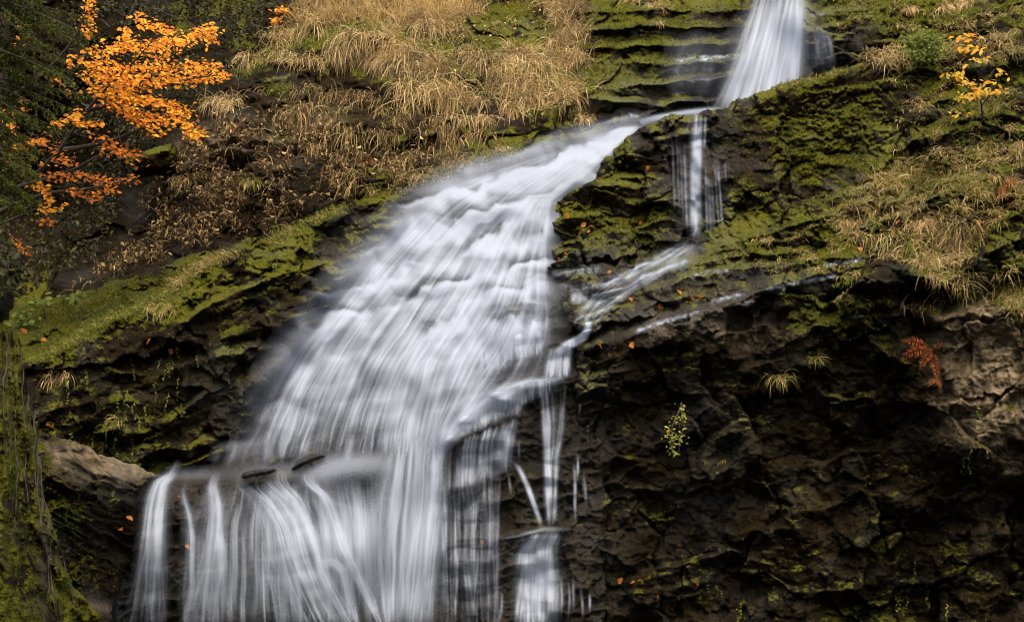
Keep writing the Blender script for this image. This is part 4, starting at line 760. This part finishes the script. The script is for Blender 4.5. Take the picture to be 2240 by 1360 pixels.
# ------------------------------------------------------------------ grass tufts one by one
TUFTS = [  # x, y, length, blades, kind, spread, up, label
 (492, 226, 62, 260, 's', (26, 8), .5, "dry tuft capping the shelf left of the bank, above the dark boulder"),
 (655, 128, 66, 200, 's', (38, 6), -.1, "fringe of thin dry grass hanging under the bright green moss of the bank"),
 (836, 132, 58, 220, 's', (14, 6), .4, "fountain shaped dry tuft hanging at the middle of the bank"),
 (965, 62, 60, 260, 's', (28, 6), .3, "dry tuft drooping below a green moss cap on the bank"),
 (950, 205, 110, 420, 's', (36, 14), .4, "longest curtain of dry grass, hanging furthest down the bank"),
 (1150, 175, 80, 380, 's', (34, 18), .7, "brightest bushy straw tuft near the right end of the bank"),
 (1050, 262, 52, 150, 's', (20, 4), .3, "two pronged dry tuft on a mossy ledge under the bank"),
 (1278, 262, 36, 120, 's', (10, 4), .4, "small dry tuft just above the head of the main cascade"),
 (1248, 200, 56, 120, 's', (12, 8), .3, "thin dry tuft hanging above the smallest tuft by the cascade head"),
 (1102, 328, 22, 70, 's', (8, 3), .7, "tiny straw tuft on the hump beside the main cascade"),
 (690, 320, 34, 70, 'm', (9, 3), .2, "short pale tuft alone on the rock face under the bank"),
 (545, 402, 42, 90, 'm', (14, 3), .3, "green topped tuft on a mossy knob of the left wall"),
 (402, 398, 48, 110, 'd', (14, 5), .4, "grey green tuft hanging right of the dark angular boulder"),
 (352, 676, 50, 160, 'm', (20, 7), .5, "drooping green and straw tuft on the rim of the left ledge"),
 (250, 925, 46, 90, 'g', (12, 6), .8, "green tuft on the rock above the brown sloping crest"),
 (1950, 128, 50, 300, 's', (34, 9), .6, "flattened straw mat at the foot of the green shrub"),
 (2022, 492, 66, 260, 's', (24, 9), .7, "pale straw hump on the rim of the right ledge"),
 (2090, 520, 120, 420, 'd', (34, 26), .5, "largest brown tuft hanging from the right ledge"),
 (1968, 540, 80, 260, 'm', (34, 12), .5, "straw and green tuft hanging left of the largest brown one"),
 (1866, 608, 40, 130, 'm', (18, 5), .6, "fan shaped green tuft on the lip above the mossy face"),
 (1848, 650, 36, 70, 'm', (5, 2), .5, "thin green tuft right below the fan shaped one"),
 (1782, 786, 44, 80, 'm', (5, 2), .6, "umbrella shaped tuft growing from the middle of the dark cliff"),
 (1703, 828, 50, 110, 'm', (14, 4), .4, "green tuft hanging in a thick tassel on the dark cliff"),
 (1850, 490, 42, 140, 's', (14, 6), .6, "small straw tuft by the pale wet ledges"),
 (2226, 335, 52, 130, 's', (12, 10), .8, "straw tuft at the right edge of the picture above the orange fern"),
 (2010, 392, 44, 180, 'm', (34, 12), .8, "loose green and straw tuft beside the pale flat stone"),
 (2005, 676, 50, 90, 's', (22, 5), 1.1, "pale reed like stalks above the orange fern on the cliff"),
 (2205, 650, 56, 160, 'm', (20, 12), .5, "green tuft over the tan rock face at the right edge"),
 (2070, 14, 44, 130, 's', (8, 5), .0, "dry tassel of grass hanging at the top right"),
 (2105, 8, 50, 140, 's', (8, 5), .0, "dry tassel to the right of a near identical one at the top right"),
 (1385, -6, 50, 150, 's', (14, 5), .1, "dry tuft hanging at the top edge left of the mossy slabs"),
 (1440, 14, 40, 120, 's', (18, 4), .4, "dry tuft hanging over the highest mossy slab"),
 (1442, 52, 24, 50, 's', (5, 2), .3, "tiny dry tuft on the second mossy slab"),
 (2170, 95, 46, 160, 's', (22, 8), .7, "brown straw tuft behind the yellow leaved sapling"),
 (1990, 20, 30, 110, 's', (8, 3), .1, "short dry tuft on the green moss right of the upper fall"),
 (1670, 528, 26, 60, 's', (12, 3), .7, "small straw tuft on the moss beside the ribbon fall's pool"),
 (790, 210, 66, 160, 'd', (22, 8), .0, "brown wispy grass hanging on the dark face left of the longest curtain"),
 (1580, 1008, 34, 26, 'm', (4, 2), .4, "few thin blades drooping low on the dark cliff"),
 (130, 820, 44, 130, 'w', (14, 8), -.2, "pale withered grass hanging below the left ledge"),
]
for (x, y, lp, n, kd, spr, up, lab) in TUFTS:
    B = Blades()
    pal, mx = {'s': (STRAW, (GREEN, .06)), 'm': (STRAW, (GREEN, .5)), 'g': (GREEN, (STRAW, .3)), 'd': (BROWN+STRAW[1:3], (GREEN, .1)), 'w': (STRAW, (BROWN, .3))}[kd]
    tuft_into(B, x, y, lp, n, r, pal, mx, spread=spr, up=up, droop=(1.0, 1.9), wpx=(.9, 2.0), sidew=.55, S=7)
    tag(B.build("grass_tuft", BLADE, base=tuple(at(x, y))), lab, "grass tuft", "grass tufts on the rocks")

# ------------------------------------------------------------------ ferns
RUST = [(.42, .10, .015), (.30, .07, .012), (.50, .16, .03), (.24, .06, .012)]
def fern(x, y, fronds, pal, lab, cat="fern"):
    root = at(x, y, .05); m = pxm(x, y); e = empty("fern", tuple(root))
    for (dx, dy, lift) in fronds:
        B = Blades(); k = 22; t = np.linspace(0, 1, k)
        X = x+dx*t; Y = y+dy*t-lift*np.sin(np.pi*t); P = to_world(X, Y, look(FRONT, x, y)-.06-.25*t)
        tang = np.gradient(P, axis=0); tang /= np.linalg.norm(tang, axis=1, keepdims=True)
        sd = np.cross(tang, np.array([0, -1., .3])); sd /= np.linalg.norm(sd, axis=1, keepdims=True)
        LL = math.hypot(dx, dy)*m*.20*np.sin(np.pi*np.clip(t*.9+.12, 0, 1))+.004
        for sg in (-1, 1): B.leaf(P, np.tile([0, -1., .5], (k, 1))+r.normal(0, .25, (k, 3)), sd*sg+tang*.45+r.normal(0, .12, (k, 3)), LL*r.uniform(.8, 1.15, k), pal, r, .16, .05)
        B.add(P[:1], (P[-1:]-P[:1]), np.array([np.linalg.norm(P[-1]-P[0])]), np.array([1.6*m]), np.array([.0]), [(.16, .09, .03)], r, 4)
        B.build("frond", LEAF, parent=e)
    tag(e, lab, cat, "ferns on the cliff")
fern(2040, 770, [(-72, 22, 14), (-66, -22, 10), (-30, 44, 8), (26, -18, 6), (12, 60, 2)], RUST, "rust orange fern hanging beside the tan rock face")
fern(2052, 830, [(-24, 18, 6), (6, 26, 2), (-12, -14, 4)], RUST, "smaller rusty fern below the larger orange one")
fern(2232, 410, [(-62, 40, 16), (-50, 14, 14), (-30, 60, 8), (-40, -14, 8)], RUST, "rusty fern at the right edge above the mossy boulder")
fern(2180, 44, [(-34, -8, 10), (34, -4, 10), (10, -20, 2), (-20, 12, 6)], STRAW+GREEN, "pale yellowing fern at the top right under the rock wall")
fern(705, 140, [(-10, 40, 0), (14, 30, 2), (26, -4, 6)], [(.30, .28, .06), (.2, .2, .04)], "yellow green fern on the dark face under the bank")
fern(160, 910, [(-36, 8, 10), (-24, 20, 8), (14, 18, 6)], GREEN, "green fern in the dark gap behind the brown sloping crest")

# ------------------------------------------------------------------ trees and saplings
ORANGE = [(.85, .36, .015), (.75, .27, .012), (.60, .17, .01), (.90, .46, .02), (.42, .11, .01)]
def tubes(name, lines, parent, mat=BARK):
    """tapered round limbs; lines = [(points, r0, r1)]"""
    V = []; F = []; n0 = 0; K = 7
    for pts, r0, r1 in lines:
        P = np.array(pts, float); s = len(P)
        L = np.concatenate([[0], np.cumsum(np.linalg.norm(np.diff(P, axis=0), axis=1))]); q = max(s*3, 8); t = np.linspace(0, L[-1], q)
        P = np.stack([np.interp(t, L, P[:, i]) for i in range(3)], 1)
        for _ in range(2): P[1:-1] = (P[:-2]+2*P[1:-1]+P[2:])/4
        T = np.gradient(P, axis=0); T /= np.linalg.norm(T, axis=1, keepdims=True)+1e-9
        a = np.cross(T, [.3, 1, .2]); a /= np.linalg.norm(a, axis=1, keepdims=True)+1e-9; b = np.cross(T, a)
        rad = np.linspace(r0, r1, q)[:, None, None]*(1+.06*np.sin(np.arange(q)*2.1))[:, None, None]
        an = np.linspace(0, 2*np.pi, K, endpoint=False)[None, :, None]
        ring = P[:, None]+rad*(np.cos(an)*a[:, None]+np.sin(an)*b[:, None])
        V.append(ring.reshape(-1, 3)); i = np.arange(q-1)[:, None]*K; j = np.arange(K)[None]
        F.append((np.stack([i+j, i+(j+1) % K, i+K+(j+1) % K, i+K+j], -1)+n0).reshape(-1, 4)); n0 += q*K
    o = new_mesh(name, np.concatenate(V), np.concatenate(F), mat)
    o.parent = parent; o.location = -Vector(parent.location); return o
def P3(pts, D): 
    pts = np.array(pts, float); D = np.broadcast_to(np.array(D, float), (len(pts),)); return to_world(pts[:, 0], pts[:, 1], D)
def smooth_pl(pl, k):
    P = np.array(pl, float); L = np.concatenate([[0], np.cumsum(np.linalg.norm(np.diff(P, axis=0), axis=1))]); t = np.linspace(0, L[-1], k)
    return np.stack([np.interp(t, L, P[:, 0]), np.interp(t, L, P[:, 1])], 1)
# orange beech
be = empty("beech_tree", tuple(P3([(-30, 660)], 22.2)[0])); m = 21./FPX
tag(be, "beech with bright orange autumn leaves reaching over the dark slope", "beech tree")
tubes("trunk", [(P3([(-30, 660), (-26, 520), (-16, 400), (-6, 250), (10, 0), (30, -220)], [22.2, 22, 21.9, 21.8, 21.6, 21.4]), .15, .08)], be)
LIMBS = [[(-14, 440), (62, 400), (130, 330), (190, 240), (240, 185), (300, 130), (340, 80)], [(190, 240), (260, 225), (330, 200), (420, 170), (480, 165)], [(130, 330), (200, 320), (270, 300), (330, 270), (420, 290)], [(-4, 230), (60, 190), (130, 130), (180, 60), (195, -40)], [(240, 185), (300, 170), (380, 120), (450, 75)],
         [(-16, 470), (50, 440), (110, 420), (190, 415), (290, 390)], [(-14, 430), (66, 400), (150, 380), (230, 330), (290, 345)], [(-20, 500), (50, 470), (90, 450), (120, 480)], [(240, 185), (262, 120), (268, 60)], [(150, 300), (200, 270), (220, 265)], [(-12, 380), (20, 350), (20, 260)]]
for L_ in LIMBS:
    k = len(L_); tubes("branch", [(P3(L_, np.linspace(21.9, 20.8, k)), .045 if k > 4 else .022, .006)], be)
for q in ([(205, -60), (240, 20), (300, 48)], [(300, 0), (280, 40), (262, 80)], [(0, 175), (30, 170), (60, 150), (80, 130)], [(120, 285), (140, 320), (170, 300)], [(160, 290), (190, 302), (210, 290)], [(240, 60), (220, 40), (200, 52)], [(250, 260), (262, 300), (270, 340)], [(330, 190), (290, 180), (255, 190)], [(470, 100), (420, 50), (360, 30)]): tubes("twig", [(P3(q, 21.2), .011, .004)], be)
PADS = [([(195, -40), (192, 30), (186, 80)], 150, 9, 1.), ([(272, 62), (266, 100)], 90, 8, 1.), ([(298, 36), (325, 58), (372, 70)], 130, 10, 1.), ([(200, 112), (300, 98), (400, 92), (458, 62)], 420, 13, 1.), ([(158, 132), (250, 150), (350, 150), (480, 145)], 460, 13, 1.), ([(180, 165), (280, 178), (400, 176), (492, 166)], 480, 12, 1.),
        ([(200, 198), (270, 212), (350, 228), (405, 246)], 420, 14, 1.), ([(235, 228), (320, 258), (400, 268), (436, 302)], 330, 12, 1.), ([(240, 150), (270, 190), (290, 220)], 300, 26, 1.), ([(290, 262), (352, 294)], 90, 10, .9), ([(110, 272), (150, 262), (178, 244)], 90, 8, .9), ([(160, 272), (220, 270)], 60, 5, .9), ([(420, 75), (462, 62), (455, 95)], 90, 10, .9),
        ([(205, 292), (250, 320), (295, 350)], 130, 12, .55), ([(220, 330), (290, 330)], 60, 10, .55), ([(95, 385), (170, 382), (230, 395), (300, 392)], 170, 9, .5), ([(150, 415), (200, 430), (250, 405)], 110, 9, .5), ([(70, 398), (95, 420), (108, 445)], 80, 8, .9), ([(85, 455), (110, 462), (135, 448)], 50, 6, .95), ([(80, 480), (110, 490)], 25, 6, .6), ([(12, 245), (24, 290)], 60, 8, .9), ([(30, 320), (95, 308)], 80, 8, .85),
        ([(130, 350), (165, 358)], 24, 6, .5), ([(60, 265), (40, 225)], 26, 8, .7), ([(10, 520), (40, 535), (62, 555)], 46, 6, .8), ([(155, 195), (130, 180), (110, 160)], 36, 10, .8), ([(0, 20), (30, 60), (20, 120)], 26, 16, .6), ([(400, 290), (436, 302)], 30, 5, .9), ([(120, 320), (90, 300), (60, 340)], 40, 14, .5), ([(100, 360), (160, 345), (120, 330)], 30, 10, .4), ([(330, 120), (360, 100), (350, 140)], 90, 18, 1.), ([(0, 290), (20, 320), (15, 350)], 40, 8, .7)]
B = Blades()
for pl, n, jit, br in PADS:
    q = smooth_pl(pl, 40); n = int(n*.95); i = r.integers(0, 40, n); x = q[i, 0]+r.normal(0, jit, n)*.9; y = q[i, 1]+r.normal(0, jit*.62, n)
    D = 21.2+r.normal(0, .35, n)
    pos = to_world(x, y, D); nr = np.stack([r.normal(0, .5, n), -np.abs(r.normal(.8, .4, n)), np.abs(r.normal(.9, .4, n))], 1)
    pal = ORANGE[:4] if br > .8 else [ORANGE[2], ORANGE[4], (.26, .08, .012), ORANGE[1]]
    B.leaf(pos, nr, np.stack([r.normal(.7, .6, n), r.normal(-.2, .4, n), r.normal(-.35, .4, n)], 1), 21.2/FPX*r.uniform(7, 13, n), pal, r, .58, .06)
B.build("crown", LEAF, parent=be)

# spruce at the left edge
sp = empty("spruce_tree", tuple(P3([(-110, 640)], 19.6)[0])); tag(sp, "dark green spruce with drooping boughs at the left edge", "spruce tree")
tubes("trunk", [(P3([(-110, 640), (-106, 300), (-100, -100), (-90, -700)], 19.6), .24, .10)], sp)
B = Blades(); BL = []
NEED = [(.022, .026, .005), (.038, .042, .007), (.013, .016, .004), (.06, .065, .010)]
TIPN = [(.10, .13, .015), (.16, .18, .025), (.07, .09, .012)]
ends = [(150, -20), (190, 40), (120, 30), (175, 95), (140, 130), (200, 80), (190, 210), (150, 235), (110, 190), (120, 250), (75, 265), (85, 330), (60, 300), (84, 380), (55, 420), (78, 345), (30, 445), (62, 440), (20, 400), (40, 350), (100, 100), (60, 60), (50, 140), (30, 220), (90, 0), (160, 180), (70, 180), (20, 300), (110, 60), (150, 60), (5, 440), (45, 448), (0, 380), (25, 120), (40, 20), (130, 160),
        (140, -80), (180, -120), (80, -100), (120, -170), (60, -200), (160, -220), (20, -90), (100, -260), (50, -320), (-10, -240), (-200, 100), (-220, 250), (-240, 0), (-180, 380), (-200, -150), (-170, 430), (-30, 300), (-20, 150), (-40, 40), (-150, 300)]
ends = ends + [(a+r.normal(0, 14), b+r.normal(0, 22)) for a, b in ends if -30 < a < 150 and -40 < b < 450]
for (ex, ey) in ends:
    y0 = ey-r.uniform(50, 110); D1 = 19.6+r.uniform(-.9, .5)
    pl = smooth_pl([(-104, y0), (-104+(ex+104)*.5, y0+(ey-y0)*.35), (ex, ey)], 30); Dz = np.linspace(19.6, D1, 30)
    bp = to_world(pl[:, 0], pl[:, 1], Dz); BL.append((bp[::4], .012, .004))
    for k in range(7, 30):
        for sg in (-1, 1):
            tl = r.uniform(20, 50)*(1.15-k/40)*19.6/FPX
            d0 = np.array([r.normal(.35, .35), sg*r.uniform(.1, .9), r.normal(-.65, .3)]); d0 /= np.linalg.norm(d0)
            c = 15; t = np.linspace(.05, 1, c)
            pp = bp[k]+d0*tl*t[:, None]+np.array([0, 0, -.12])*tl*(t**2)[:, None]
            nd = r.normal(0, .7, (c, 3))+d0*.8; tip = k > 18
            B.add(pp, nd, np.full(c, 19.6/FPX)*r.uniform(5, 9, c), np.full(c, 19.6/FPX*2.6), np.full(c, .25), NEED, r, 1, (TIPN, .75 if tip else .12), dark=.8)
B.build("crown", LEAF, parent=sp)
tubes("branch", BL, sp)

# trunks and dark foliage of the wood beyond the bank
for (x, D, rad, lab) in [(541, 36.5, .17, "grey conifer trunk at the top, left of the grass bank"), (648, 37.5, .08, "thin dark trunk right of the thicker grey conifer trunk"), (455, 38, .12, "dark trunk half lost in the wood behind the orange beech")]:
    e = empty("conifer_tree", tuple(P3([(x, 110)], D)[0])); tag(e, lab, "conifer", "conifers beyond the bank")
    tubes("trunk", [(P3([(x, 140), (x+2, 20), (x-3, -160), (x, -700)], D), rad, rad*.7)], e)
    B = Blades()
    for k in range(90):
        y = r.uniform(-640, -120); a = r.uniform(0, 6.28); L = r.uniform(60, 200)*D/FPX*(1-abs(y)/900); c = 26; t = np.linspace(.1, 1, c)
        base = P3([(x, y)], D)[0]; dr = np.array([math.cos(a), math.sin(a), -.35]); pp = base+dr*L*t[:, None]
        B.add(pp, r.normal(0, 1, (c, 3))+np.array([0, 0, -.8]), D/FPX*r.uniform(12, 26, c), np.full(c, D/FPX*5), np.full(c, .5), NEED, r, 2)
    B.build("crown", LEAF, parent=e)
B = Blades(); n = 12000
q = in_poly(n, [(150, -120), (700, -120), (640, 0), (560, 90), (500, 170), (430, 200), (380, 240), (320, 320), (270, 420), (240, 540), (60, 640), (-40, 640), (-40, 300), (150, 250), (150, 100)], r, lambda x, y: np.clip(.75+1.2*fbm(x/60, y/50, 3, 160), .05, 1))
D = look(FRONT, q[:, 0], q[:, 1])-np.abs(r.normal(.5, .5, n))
B.leaf(to_world(q[:, 0], q[:, 1], D), r.normal(0, 1, (n, 3))+np.array([0, -.6, .8]), r.normal(0, 1, (n, 3))-np.array([0, 0, .5]), 30/FPX*r.uniform(5, 13, n), [(.018, .018, .005), (.03, .028, .007), (.012, .011, .004), (.045, .03, .012), (.07, .07, .012)], r, .55)  # leaf colours darkened to put in the tree shade over the hollow
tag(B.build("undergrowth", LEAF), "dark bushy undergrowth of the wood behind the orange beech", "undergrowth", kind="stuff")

def sapling(name, x, y, lab, cat, pads, pal, size, stems, ratio=.5, grp=None, off=.3, up=.8):
    e = empty(name, tuple(at(x, y))); d0 = float(look(FRONT, x, y)); D = d0-off
    for s in stems: tubes("stem", [(P3(s, np.linspace(d0, D, len(s))), .014, .004)], e)
    B = Blades()
    for pl, n, jit in pads:
        q = smooth_pl(pl, 30); i = r.integers(0, 30, n); px = q[i, 0]+r.normal(0, jit, n); py = q[i, 1]+r.normal(0, jit*.6, n)
        B.leaf(to_world(px, py, D+r.normal(0, .12, n)), np.stack([r.normal(0, .5, n), -np.abs(r.normal(.8, .4, n)), np.abs(r.normal(up, .4, n))], 1), np.stack([r.normal(0, 1, n), r.normal(-.2, .4, n), r.normal(-.3, .5, n)], 1), D/FPX*r.uniform(size[0], size[1], n), pal, r, ratio, .06)
    B.build("foliage", LEAF, parent=e); tag(e, lab, cat, grp); return e
YEL = [(.80, .42, .03), (.72, .34, .02), (.62, .40, .04), (.45, .36, .05)]
sapling("sapling", 2150, 262, "sapling with golden yellow leaves on the right slope", "sapling", [([(2066, 165), (2110, 160)], 16, 6), ([(2085, 172), (2140, 190), (2190, 170)], 40, 10), ([(2110, 205), (2160, 195), (2198, 200)], 46, 8), ([(2100, 215), (2130, 212)], 22, 5), ([(2076, 250), (2120, 246)], 10, 6), ([(2180, 160), (2200, 156)], 8, 4), ([(2134, 128), (2170, 136)], 14, 8)], YEL, (9, 18), [[(2150, 262), (2145, 210), (2130, 170)], [(2148, 230), (2180, 190), (2192, 160)], [(2146, 215), (2100, 180), (2070, 166)], [(2140, 180), (2150, 130)]], .45, "saplings on the slopes", off=.6)
sapling("sapling", 2120, 118, "small sapling with orange yellow leaves above the larger golden one", "sapling", [([(2090, 75), (2140, 85)], 16, 7), ([(2100, 102), (2150, 108)], 18, 7)], YEL+ORANGE[:1], (12, 20), [[(2120, 118), (2112, 90), (2100, 74)], [(2118, 110), (2145, 90)]], .45, "saplings on the slopes")
sapling("sapling", 610, 60, "tiny orange leaved sapling in the grass by the conifer trunk", "sapling", [([(600, 20), (632, 26)], 26, 8), ([(600, 40), (612, 52)], 26, 6)], ORANGE, (8, 12), [[(610, 60), (612, 30)]], .6, "saplings on the slopes")
sh = sapling("shrub", 2025, 135, "bright green bushy shrub on the right ledge", "shrub", [([(1990, 95), (2025, 80), (2055, 100)], 900, 15), ([(2000, 115), (2040, 120)], 700, 16)], [(.10, .14, .015), (.17, .20, .02), (.07, .10, .012), (.24, .25, .035)], (5, 10), [[(2025, 140), (2010, 100)], [(2025, 140), (2040, 95)], [(2025, 140), (2025, 80)]], .5, off=.35)
sapling("herb", 1478, 950, "trailing green herb hanging from a crack in the dark cliff", "herb", [([(1492, 885), (1498, 930), (1486, 975)], 60, 6), ([(1460, 930), (1470, 970), (1478, 995)], 60, 7), ([(1480, 900), (1470, 950)], 26, 5)], GREEN+[(.35, .30, .06)], (5, 9), [[(1490, 880), (1496, 930), (1484, 990)], [(1490, 890), (1466, 940), (1474, 995)]], .6, off=.12)
sapling("herb", 1440, 450, "bright green strip of moss plants hanging on the block left of the ribbon fall", "herb", [([(1441, 432), (1440, 468)], 130, 3.5)], [(.25, .30, .03), (.16, .2, .02)], (4, 8), [[(1441, 430), (1440, 470)]], .5, off=.08)
sapling("broad_leaf_plant", 100, 690, "patch of broad round green leaves behind the rock pillar", "plant", [([(30, 690), (70, 670), (110, 655)], 60, 12), ([(150, 650), (185, 645)], 26, 8), ([(30, 705), (80, 700)], 26, 8)], [(.13, .17, .02), (.19, .22, .03), (.08, .11, .012)], (9, 16), [[(100, 700), (95, 670)], [(60, 700), (55, 680)], [(165, 665), (168, 645)]], .95, off=.15, up=1.1)
# fallen leaves
LV = Blades(); rl = np.random.default_rng(3)
LV.leaf(np.zeros((1, 3)), np.array([[0, -.7, .7]]), np.array([[.6, -.3, -.5]]), np.array([.10]), [(.58, .22, .04)], rl, .65, .1)
proto = LV.build("fallen_leaf", LEAF)
LEAVES = [("small yellow brown leaf stuck to the mossy face between the cascade and the ribbon fall", [(1298, 495), (1270, 497), (1290, 502), (1232, 557), (1220, 562), (1268, 504), (1322, 384), (1422, 368), (1424, 392), (1398, 487), (1366, 480)]),
 ("brown leaf caught on the shallow stream below the ribbon fall", [(1336, 590), (1368, 598), (1350, 618), (1370, 614), (1180, 568), (1482, 634), (1245, 478)]),
 ("orange leaf lying on the mossy left ledge", [(240, 660), (268, 655), (204, 657), (180, 660), (218, 704), (155, 715), (120, 705), (90, 740), (320, 663), (136, 712), (60, 730)]),
 ("orange leaf on the ledge line of the dark cliff at the bottom", [(1352, 1276), (1400, 1270), (1404, 1268), (1440, 1298), (1490, 1200), (1528, 1274), (1380, 1273), (1510, 1002)]),
 ("tan leaf washed onto the dark rock of the lower falls", [(390, 1082), (406, 1190), (276, 1128), (262, 1155)]),
 ("single orange leaf clinging to the veil of water below the ledges", [(1016, 972), (1058, 1012), (1052, 1173), (1194, 896)]),
 ("orange leaf on the grassy ledges at the right", [(1925, 470), (1930, 500), (1880, 540), (1970, 480), (2060, 380), (2140, 480), (2010, 470), (2180, 470), (2240, 455), (2130, 570), (2200, 120), (1990, 340), (2080, 330), (2150, 325)]),
 ("orange leaf on the wet shelf under the mossy ledges right of the stream", [(1520, 655), (1540, 650), (1430, 672), (1440, 664), (1380, 748), (1310, 752), (1230, 788), (1378, 650)]),
 ("orange leaf fallen below the left ledge near the dark recess", [(382, 756), (370, 760), (458, 750), (118, 925), (100, 930), (330, 740)])]
first = True
for lab, pts in LEAVES:
    for (x, y) in pts:
        o = proto if first else proto.copy()
        if not first: COL.objects.link(o)
        first = False
        o.location = tuple(at(x, y, .06)); o.rotation_euler = (rl.normal(0, .5), rl.normal(0, .7), rl.uniform(0, 6.3)); s_ = rl.uniform(.7, 1.25); o.scale = (s_, s_, s_)
        tag(o, lab, "leaf", lab.replace("leaf", "leaves", 1))

# roots running down the mossy pillar, parts of it
for k, (x0, y0, x1, y1) in enumerate([(40, 742, 66, 980), (70, 900, 92, 1140), (78, 960, 118, 1345), (86, 1000, 170, 1350), (20, 720, 34, 900), (30, 900, 40, 1180), (58, 840, 60, 1100), (100, 1130, 132, 1355), (12, 760, 10, 1000), (92, 1090, 106, 1300)]):
    t = np.linspace(0, 1, 14); X = x0+(x1-x0)*t**1.3+5*np.sin(t*7+k)+2.5*np.sin(t*23+2*k); Y = y0+(y1-y0)*t
    P_ = to_world(X, Y, look(REG["pillar"].D, X, Y)-.015)
    tubes("root", [(P_, .011, .005)], pil)
